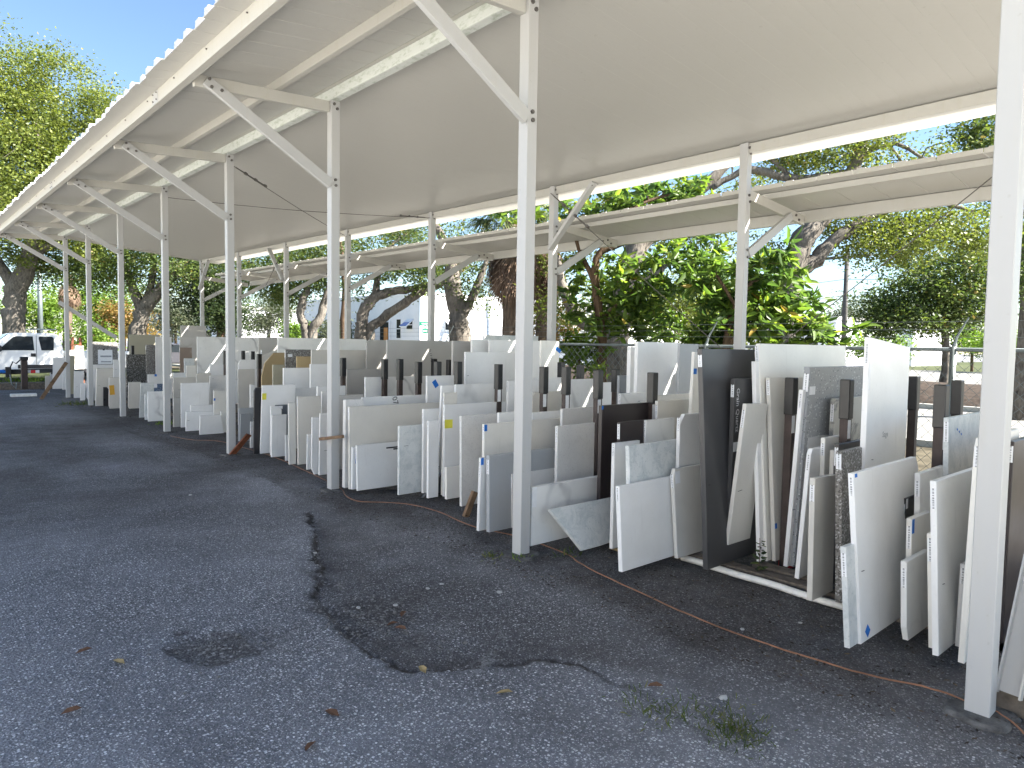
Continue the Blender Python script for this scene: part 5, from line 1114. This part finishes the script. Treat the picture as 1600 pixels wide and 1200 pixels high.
# ------------------------------------------------------------------ white pickup at the end of the aisle
plain('truck_white', (0.78, 0.78, 0.76), 0.22, 0.5, 0.0, 0.02); plain('trim_black', (0.02, 0.02, 0.022), 0.5, 0.4, 0.0, 0.1); plain('amber', (0.75, 0.18, 0.02), 0.3, 0.5, 0.0, 0.05); plain('red_sticker', (0.6, 0.03, 0.04), 0.4, 0.4, 0.0, 0.05)
def truck():
    Y = 31.0; e = empty('pickup_truck', (0, Y, 0)); tag(e, 'white extended-cab pickup truck parked beyond the canopy end', 'truck')
    x0 = 1.25                                            # front bumper
    hood = [(x0, .45), (x0 + .02, .98), (x0 + .15, 1.10), (2.62, 1.18), (3.30, 1.74), (3.48, 1.80), (4.70, 1.80), (4.84, 1.72), (4.98, 1.16), (4.98, .42), (3.0, .40), (2.55, .42), (2.45, .75), (2.2, .92), (1.9, .92), (1.65, .75), (1.55, .45)]
    MB().prism(hood, 'y', 0, 1.9).build('body', MAT['truck_white'], e, bevel=.035)
    bed = [(5.02, .45), (5.02, 1.14), (7.3, 1.14), (7.3, .5), (6.75, .48), (6.62, .78), (6.4, .92), (6.1, .92), (5.88, .78), (5.75, .45)]
    MB().prism(bed, 'y', .02, 1.88).build('bed', MAT['truck_white'], e, bevel=.03)
    MB().prism([(2.98, 1.17), (3.42, 1.64), (3.52, 1.68), (4.02, 1.68), (4.06, 1.17)], 'y', -.012, .02).build('side_window', MAT['glass'], e)
    MB().prism([(4.21, 1.66), (4.20, 1.60), (4.28, 1.17), (4.66, 1.17), (4.68, 1.60), (4.62, 1.68), (4.24, 1.68)], 'y', -.012, .02).build('side_window', MAT['glass'], e)
    MB().add([(2.66, .12, 1.19), (3.29, .2, 1.72), (3.29, 1.7, 1.72), (2.66, 1.78, 1.19), (2.64, .12, 1.21), (3.27, .2, 1.745), (3.27, 1.7, 1.745), (2.64, 1.78, 1.21)], [(0,1,2,3),(7,6,5,4),(0,4,5,1),(1,5,6,2),(2,6,7,3),(3,7,4,0)]).build('windscreen', MAT['glass'], e)
    for x in (2.83, 4.12): MB().box(x, x + .012, -.006, .01, .52, 1.72).build('door_gap', MAT['trim_black'], e)
    MB().box(3.95, 4.10, -.03, .0, .94, 1.06).build('door_handle', MAT['trim_black'], e, bevel=.01)
    mr = MB().box(2.86, 3.06, -.30, -.02, 1.12, 1.34).build('wing_mirror', MAT['trim_black'], e, bevel=.03); MB().box(2.84, 2.90, -.31, -.18, 1.15, 1.25).build('indicator', MAT['amber'], mr)
    MB().box(3.05, 4.9, -.14, .0, .38, .47).build('running_board', MAT['trim_black'], e, bevel=.02)
    MB().box(3.55, 4.75, -.012, .0, .50, .64).build('rocker_trim', MAT['trim_black'], e)
    MB().box(1.12, 1.27, .0, 1.9, .42, .72).build('bumper', MAT['galvanised'], e, bevel=.03)
    for s in (.12, 1.5): MB().box(1.23, 1.27, s, s + .32, .78, .98).build('headlight', MAT['blue_glass'], e, bevel=.01)
    for x in (2.05, 6.25):
        for s in (.02, 1.62): w = MB().tube([(x, s, .40), (x, s + .26, .40)], .40, 20).build('wheel', MAT['trim_black'], e, smooth=False); MB().tube([(x, s - .012, .40), (x, s + .2, .40)], .24, 14).build('rim', MAT['galvanised'], w)
    MB().tube([(4.0, .4, 1.80), (4.0, .4, 1.95), (4.8, .4, 1.95), (4.8, 1.5, 1.95), (4.0, 1.5, 1.95), (4.0, 1.5, 1.80)], .02, 6).build('roof_rack', MAT['galvanised'], e)
truck()
def hitch():
    e = empty('trailer_tongue', (0, 0, 0)); tag(e, 'black trailer tongue with a jack post in front of the pickup', 'trailer'); Y = 25.4
    MB().bar((2.55, Y, .62), (4.4, Y + 1.2, .60), .10, .13).build('tongue_beam', MAT['trim_black'], e, bevel=.008)
    MB().box(2.98, 3.14, Y - .10, Y + .06, .10, .95).build('jack_post', MAT['rack_brown'], e, bevel=.01); MB().box(2.96, 3.16, Y - .12, Y + .08, .95, 1.06).build('jack_head', MAT['trim_black'], e, bevel=.02)
    MB().tube([(3.0, Y, 1.0), (2.86, Y - .05, .86), (2.78, Y - .08, .92), (2.7, Y - .08, .72)], .018, 6).build('jack_crank', MAT['trim_black'], e)
    MB().box(2.60, 2.74, Y - .06, Y + .08, .46, .76).build('coupler', MAT['trim_black'], e, bevel=.01); MB().tube([(2.6, Y, .62), (2.40, Y - .02, .64)], .05, 8).build('coupler_socket', MAT['blue_tape'], e)
    MB().tube([(2.70, Y - .06, .55), (2.74, Y - .08, .25), (2.84, Y - .08, .12), (2.86, Y - .05, .3)], .018, 6).build('safety_chain', MAT['galvanised'], e)
    MB().box(3.06, 3.44, Y - .02, Y - .006, .575, .66).build('sticker', MAT['paper'], e); MB().box(3.22, 3.34, Y - .03, Y - .021, .575, .66).build('sticker', MAT['red_sticker'], e)
    MB().bar((3.9, Y + .9, .55), (5.5, Y + 1.9, .55), .1, .13).build('frame_rail', MAT['trim_black'], e)
hitch()
MB().box(0, 0, 0, 0, 0, 0)
o = MB().box(2.52, 3.12, 23.5, 23.75, .0, .075).build('pallet_board', MAT['pvc'], None, bevel=.006); tag(o, 'short white board lying below the trailer tongue', 'board')
o = MB().box(2.2, 4.2, 26.6, 26.9, .0, .22).build('timber_beam', MAT['old_timber'], None, bevel=.01); tag(o, 'dark timber beam lying on the ground before the pickup', 'beam')

# ------------------------------------------------------------------ loose things about the racks
o = MB().bar(on_z(64, 624), on_x(104, 566, 3.62), .02, .09, (1, 0, 0)).build('plank', MAT['timber'], None, bevel=.003); tag(o, 'long brown plank leaning on slabs near the last front post', 'plank')
a = on_z(361, 712); o = MB().bar(a, on_x(389, 679, a.x + .18), .025, .085, (1, 0, 0)).build('plank', MAT['red_wood'], None, bevel=.003); tag(o, 'short reddish plank propped at the foot of the fourth front post', 'plank')
o = MB().bar(on_x(500, 686, 3.58), on_x(536, 682, 3.60), .03, .035).build('wood_stick', MAT['timber'], None, bevel=.002); tag(o, 'pale wood stick nailed across the third front post', 'stick')
a = on_z(727, 808); o = MB().bar(a, on_x(742, 768, a.x + .1), .04, .06, (1, 0, 0)).build('wood_stake', MAT['timber'], None, bevel=.003); tag(o, 'brown wood stake leaning against white slabs left of the second post', 'stake')
def plate():
    a = on_z(661, 778, .004); b = on_z(692, 768, .004); c = on_x(692, 737, a.x + .12)
    m = MB(); n = Vector((0, .035, 0)); m.add([a, b, c, a + n, b + n, c + n], [(0, 1, 2), (5, 4, 3), (0, 3, 4, 1), (1, 4, 5, 2), (2, 5, 3, 0)])
    o = m.build('stone_offcut', MAT['stone_slate']); tag(o, 'triangular grey offcut leaning at the rack foot between second and third posts', 'offcut')
plate()
pa, pb = on_z(1066, 871, .03), on_z(1328, 951, .03)
o = MB().tube([pa.lerp(pb, k / 8) + Vector((0.01 * math.sin(k * 1.7), 0, 0)) for k in range(9)], .024, 10).build('plastic_pipe', MAT['pvc'], None, smooth=True); tag(o, 'white plastic pipe lying along the foot of the nearest rack', 'pipe')
q = on_z(1216, 906, .0); o = MB().box(-.06, .06, -.22, .2, .0, .07).build('timber_block', MAT['old_timber'], None, bevel=.006); o.location = (q.x + .05, q.y, 0.0); tag(o, 'weathered timber block behind the white plastic pipe', 'block')
q = on_z(1216, 892, .0); o = MB().prism([(-.05, 0), (.05, 0), (.045, .07), (-.03, .075)], 'y', -.045, .045).build('red_container', MAT['red_sticker'], None, bevel=.008); o.location = (q.x + .12, q.y, .0); tag(o, 'small red container behind the timber block at the rack foot', 'container')
q = on_z(1182, 884, .0); o = MB().tube([(0, -.06, .03), (.02, 0, .035), (0, .05, .03)], [.025, .03, .02], 8).build('crumpled_paper', MAT['paper'], None, smooth=True); o.location = (q.x + .55, q.y - .12, 0); tag(o, 'crumpled white scrap beside the red container', 'scrap')
# aluminium channel leaning beside the nearest post
def channel():
    a, b = Vector((3.775, .80, .10)), Vector((4.02, .755, .82)); e = empty('metal_channel', (0, 0, 0)); tag(e, 'white aluminium channel leaning beside the nearest post', 'channel')
    MB().bar(a, b, .085, .012, (1, 0, 0)).build('web', MAT['post_paint'], e); d = (b - a).normalized(); s = d.cross(Vector((1, 0, 0))).normalized()
    for k, mat in ((-.045, 'beam_paint'), (.045, 'post_paint')): MB().bar(a + s * k + Vector((-.03, 0, 0)), b + s * k + Vector((-.03, 0, 0)), .008, .06, (1, 0, 0)).build('flange', MAT[mat], e)
    MB().tube([a + s * .05 + d * .08, a + s * .07 + d * .08], .014, 6).build('bolt', MAT['bolt_steel'], e)
channel()
o = MB().box(-.05, .05, -.10, .10, 0, .10).build('timber_block', MAT['old_timber'], None, bevel=.006); o.location = (3.83, .80, 0); tag(o, 'short wood block under the leaning aluminium channel', 'block')
# reddish ladder near the pickup
def ladder():
    e = empty('step_ladder', (0, 0, 0)); tag(e, 'reddish step ladder standing near the pickup', 'ladder'); Y = 27.2; X = 4.75
    for (dx, dy) in ((-.22, 0), (.18, 0)): MB().bar((X + dx, Y, 0), (X + dx * .5 + .06, Y + .35, 1.66), .05, .07, (1, 0, 0)).build('rail', MAT['red_wood'], e)
    for (dx, dy) in ((-.2, 0), (.22, 0)): MB().bar((X + dx, Y + .8, 0), (X + dx * .6 + .06, Y + .40, 1.62), .04, .05, (1, 0, 0)).build('back_leg', MAT['rack_brown'], e)
    for k in range(5): z = .28 + .28 * k; MB().box(X - .2 + .015 * k, X + .2, Y + .21 * z - .03, Y + .21 * z + .06, z, z + .03).build('step', MAT['red_wood'], e)
ladder()
# orange extension cord
cp = [(1600, 1150), (1557, 1115), (1507, 1098), (1440, 1075), (1330, 1050), (1200, 1010), (1060, 955), (960, 910), (905, 880), (880, 866), (820, 842), (740, 825), (690, 802), (640, 790), (600, 786), (560, 785), (542, 776), (530, 764), (490, 742), (430, 716), (380, 700), (340, 690), (300, 688), (262, 681)]
pts = [on_z(px, py, .012) for px, py in cp]; fine = []
for i in range(len(pts) - 1):
    p0, p1, p2, p3 = pts[max(i - 1, 0)], pts[i], pts[i + 1], pts[min(i + 2, len(pts) - 1)]
    for k in range(6):
        t = k / 6; q = 0.5 * ((2 * p1) + (p2 - p0) * t + (2 * p0 - 5 * p1 + 4 * p2 - p3) * t * t + (3 * p1 - p0 - 3 * p2 + p3) * t ** 3); fine.append(Vector((q.x + .01 * math.sin(i * 3 + k * .7), q.y, .022)))
o = MB().tube(fine, .0045, 6).build('extension_cord', MAT['cord'], None, smooth=True); tag(o, 'thin orange extension cord trailing along the asphalt before the slabs', 'cord')

# ------------------------------------------------------------------ small litter, stones, weeds
def blob(r, seed, flat=.6):
    bm = bmesh.new(); bmesh.ops.create_icosphere(bm, subdivisions=1, radius=r); q = random.Random(seed)
    for v in bm.verts: v.co *= q.uniform(.7, 1.25); v.co.z *= flat
    me = bpy.data.meshes.new('stone_chip'); bm.to_mesh(me); bm.free(); return me
plain('chip', (0.42, 0.42, 0.41), 0.8, 0.3, 0.0, 0.2, 20)
chips = [(780, 928, .022, 'flat white chip on the asphalt left of the second post foot'), (617, 948, .018, 'white stone by the broken asphalt edge'), (492, 866, .016, 'pale stone at the upper crack end'), (1130, 1094, .024, 'white chip lying on the asphalt toward the nearest post'), (1250, 976, .014, 'small white pebble near the pipe end'), (1160, 986, .013, 'white pebble beside the orange cord'), (668, 922, .017, 'grey-white pebble above the broken asphalt'), (560, 952, .02, 'pale stone in the broken asphalt'), (690, 915, .016, 'round white pebble right of the broken asphalt'), (298, 775, .02, 'white scrap on the asphalt in the middle distance')]
for i, (px, py, r, lab) in enumerate(chips):
    me = blob(r, i, .45); me.materials.append(MAT['chip']); o = link(bpy.data.objects.new('stone_chip', me)); q = on_z(px, py); o.location = (q.x, q.y, .012); tag(o, lab, 'stone', 'stone chips on the asphalt')
plain('gravel', (0.17, 0.165, 0.16), 0.9, 0.2, 0.0, 0.4, 60)
def rubble():
    q = np.random.default_rng(7); V = []; Fq = []
    base = np.array([[-1, -1, -.5], [1, -1, -.4], [1.1, 1, -.5], [-.9, 1, -.5], [-.7, -.8, .5], [.7, -.7, .6], [.8, .6, .5], [-.6, .7, .45]]); fs = np.array([(0, 3, 2, 1), (4, 5, 6, 7), (0, 1, 5, 4), (1, 2, 6, 5), (2, 3, 7, 6), (3, 0, 4, 7)])
    spots = [((330, 1012), .22, 260), ((600, 960), .30, 240), ((560, 985), .18, 160), ((655, 1000), .22, 130), ((680, 930), .45, 160), ((500, 880), .14, 70), ((760, 1030), .2, 90), ((820, 1080), .9, 260), ((1000, 900), .5, 120), ((1200, 960), .6, 140), ((700, 800), .25, 70)]
    for (p, sp, n) in spots:
        c = on_z(*p)
        for _ in range(n // 3):
            s = abs(q.normal()) * .0028 + .0016; a = q.uniform(0, 6.28); x, y = c.x + q.normal() * sp * .6, c.y + q.normal() * sp * .6
            b = base * s * q.uniform(.6, 1.4, 3) + q.normal(size=(8, 3)) * s * .15; R = np.array([[math.cos(a), -math.sin(a), 0], [math.sin(a), math.cos(a), 0], [0, 0, 1]]); Fq.append(fs + len(V) * 8); V.append(b @ R.T + np.array([x, y, .004]))
    o = link(bpy.data.objects.new('gravel', fast_mesh('gravel', np.concatenate(V), np.concatenate(Fq), MAT['gravel']))); tag(o, 'loose pale gravel around the potholes and cracks', 'gravel', None, 'stuff')
rubble()
plain('dry_leaf', (0.14, 0.075, 0.045), 0.8, 0.2, 0.0, 0.4, 30); plain('tan_leaf', (0.36, 0.27, 0.13), 0.8, 0.2, 0.0, 0.3, 30)
lm = {}
for mt in ('dry_leaf', 'tan_leaf'):
    lm[mt] = MB().add([(-.04, 0, 0), (-.01, .018, .010), (.025, .014, .014), (.045, 0, .004), (.025, -.014, .010), (-.01, -.018, .012), (0, 0, .002)], [(0, 6, 1), (1, 6, 2), (2, 6, 3), (3, 6, 4), (4, 6, 5), (5, 6, 0)]).mesh('fallen_leaf', MAT[mt])
for i, (px, py) in enumerate([(110, 1112), (520, 1115), (486, 1166), (787, 1083), (661, 1047), (615, 975), (625, 982), (630, 960), (1025, 1072), (958, 860), (130, 1018), (186, 1035)]):
    o = inst('fallen_leaf', lm['tan_leaf' if i in (3, 4, 9, 11) else 'dry_leaf'], None, tuple(on_z(px, py, .01))); o.rotation_euler = (random.Random(i).uniform(-.3, .3), 0, i * 1.9); o.scale = (1, 1, 1) if i != 9 else (1.5, 1.5, 1.5)
    tag(o, 'curled pale tan leaf lying on the asphalt' if i in (3, 4, 9, 11) else 'small dry brown leaf lying on the dark asphalt', 'leaf', 'fallen leaves on the asphalt')
leaf_mat('litter', [(0.0, (0.030, 0.025, 0.022)), (0.6, (0.055, 0.043, 0.034)), (0.95, (0.11, 0.085, 0.06)), (1.0, (0.20, 0.15, 0.09))], 0.05, 0.9, 0.1)
def litter_bed():
    """leaf litter and bark crumbs on the dirt under the racks"""
    q = np.random.default_rng(17); n = 8000; C = np.stack([q.uniform(3.45, 7.0, n), q.uniform(.3, 20, n) ** 1.0, q.uniform(.01, .03, n)], 1); C[:, 0] = 3.3 + (C[:, 0] - 3.45) ** 1.6 / 2.2
    V, Q, var = leaves(C, .034, .4, 18); V[:, 2] = C.repeat(4, 0)[:, 2] + (V[:, 2] - C.repeat(4, 0)[:, 2]) * .25; 
    o = link(bpy.data.objects.new('leaf_litter', fast_mesh('leaf_litter', V, Q, MAT['litter'], var))); tag(o, 'brown leaf litter on the dirt under the racks', 'leaf litter', None, 'stuff')
litter_bed()
def weeds(px, py, spread, n, size, label, mat='grass', seed=0):
    q = np.random.default_rng(seed); c = on_z(px, py); C = np.stack([c.x + q.normal(size=n) * spread, c.y + q.normal(size=n) * spread, np.full(n, .005)], 1); out = q.normal(size=(n, 3)) * .5 + np.array([0, 0, 1.1]); out /= np.linalg.norm(out, axis=1, keepdims=True)
    V, Q, var = leaves(C, size, .12, seed + 1, 0, 'oval', out)
    o = link(bpy.data.objects.new('weeds', fast_mesh('weeds', V, Q, MAT[mat], var))); tag(o, label, 'weeds', None, 'stuff')
weeds(1150, 1145, .07, 190, .035, 'patch of low green weeds on the asphalt near the bottom edge', 'grass', 1)
weeds(1130, 1130, .11, 120, .03, 'sparse dry weeds along the crack near the bottom edge', 'grass', 11)
weeds(812, 874, .03, 40, .04, 'small green tuft at the foot of the second post', 'leaf_lime', 2)
weeds(768, 872, .05, 30, .05, 'thin green sprigs left of the second post foot', 'grass', 3)
weeds(885, 868, .05, 26, .06, 'dry weed sprigs under the corner-cut slab', 'grass', 4)
weeds(1040, 1110, .10, 110, .04, 'greenish moss tuft in the crack right of centre', 'grass', 5)
weeds(258, 664, .10, 60, .08, 'small weeds at the foot of the fifth front post', 'leaf_lime', 6)
weeds(125, 632, .25, 120, .09, 'low weeds before the slabs near the seventh post', 'grass', 7)
weeds(45, 596, .5, 300, .16, 'sunlit grass under the pickup', 'leaf_lime', 8)
def sprout():
    q = np.random.default_rng(9); b = on_x(1188, 876, 4.62); e = empty('seedling', (b.x, b.y, 0)); tag(e, 'spindly green seedling growing up the white slab edges at the rack foot', 'plant')
    MB().tube([(0, 0, 0), (.0, .01, .1), (-.01, 0, .22), (0, .01, .30)], [.004, .003, .003, .002], 5).build('stem', MAT['bark_brown'], e)
    C = np.array([(0, 0, .05 + .011 * k) for k in range(22)]); az = np.arange(22) * 2.4; out = np.stack([np.cos(az), np.sin(az), np.full(22, .25)], 1)
    V, Q, var = leaves(C, .055, .42, 10, 0, 'oval', out); link(bpy.data.objects.new('leaf_blades', fast_mesh('leaf_blades', V, Q, MAT['leaf_dark'], var)), e)
sprout()
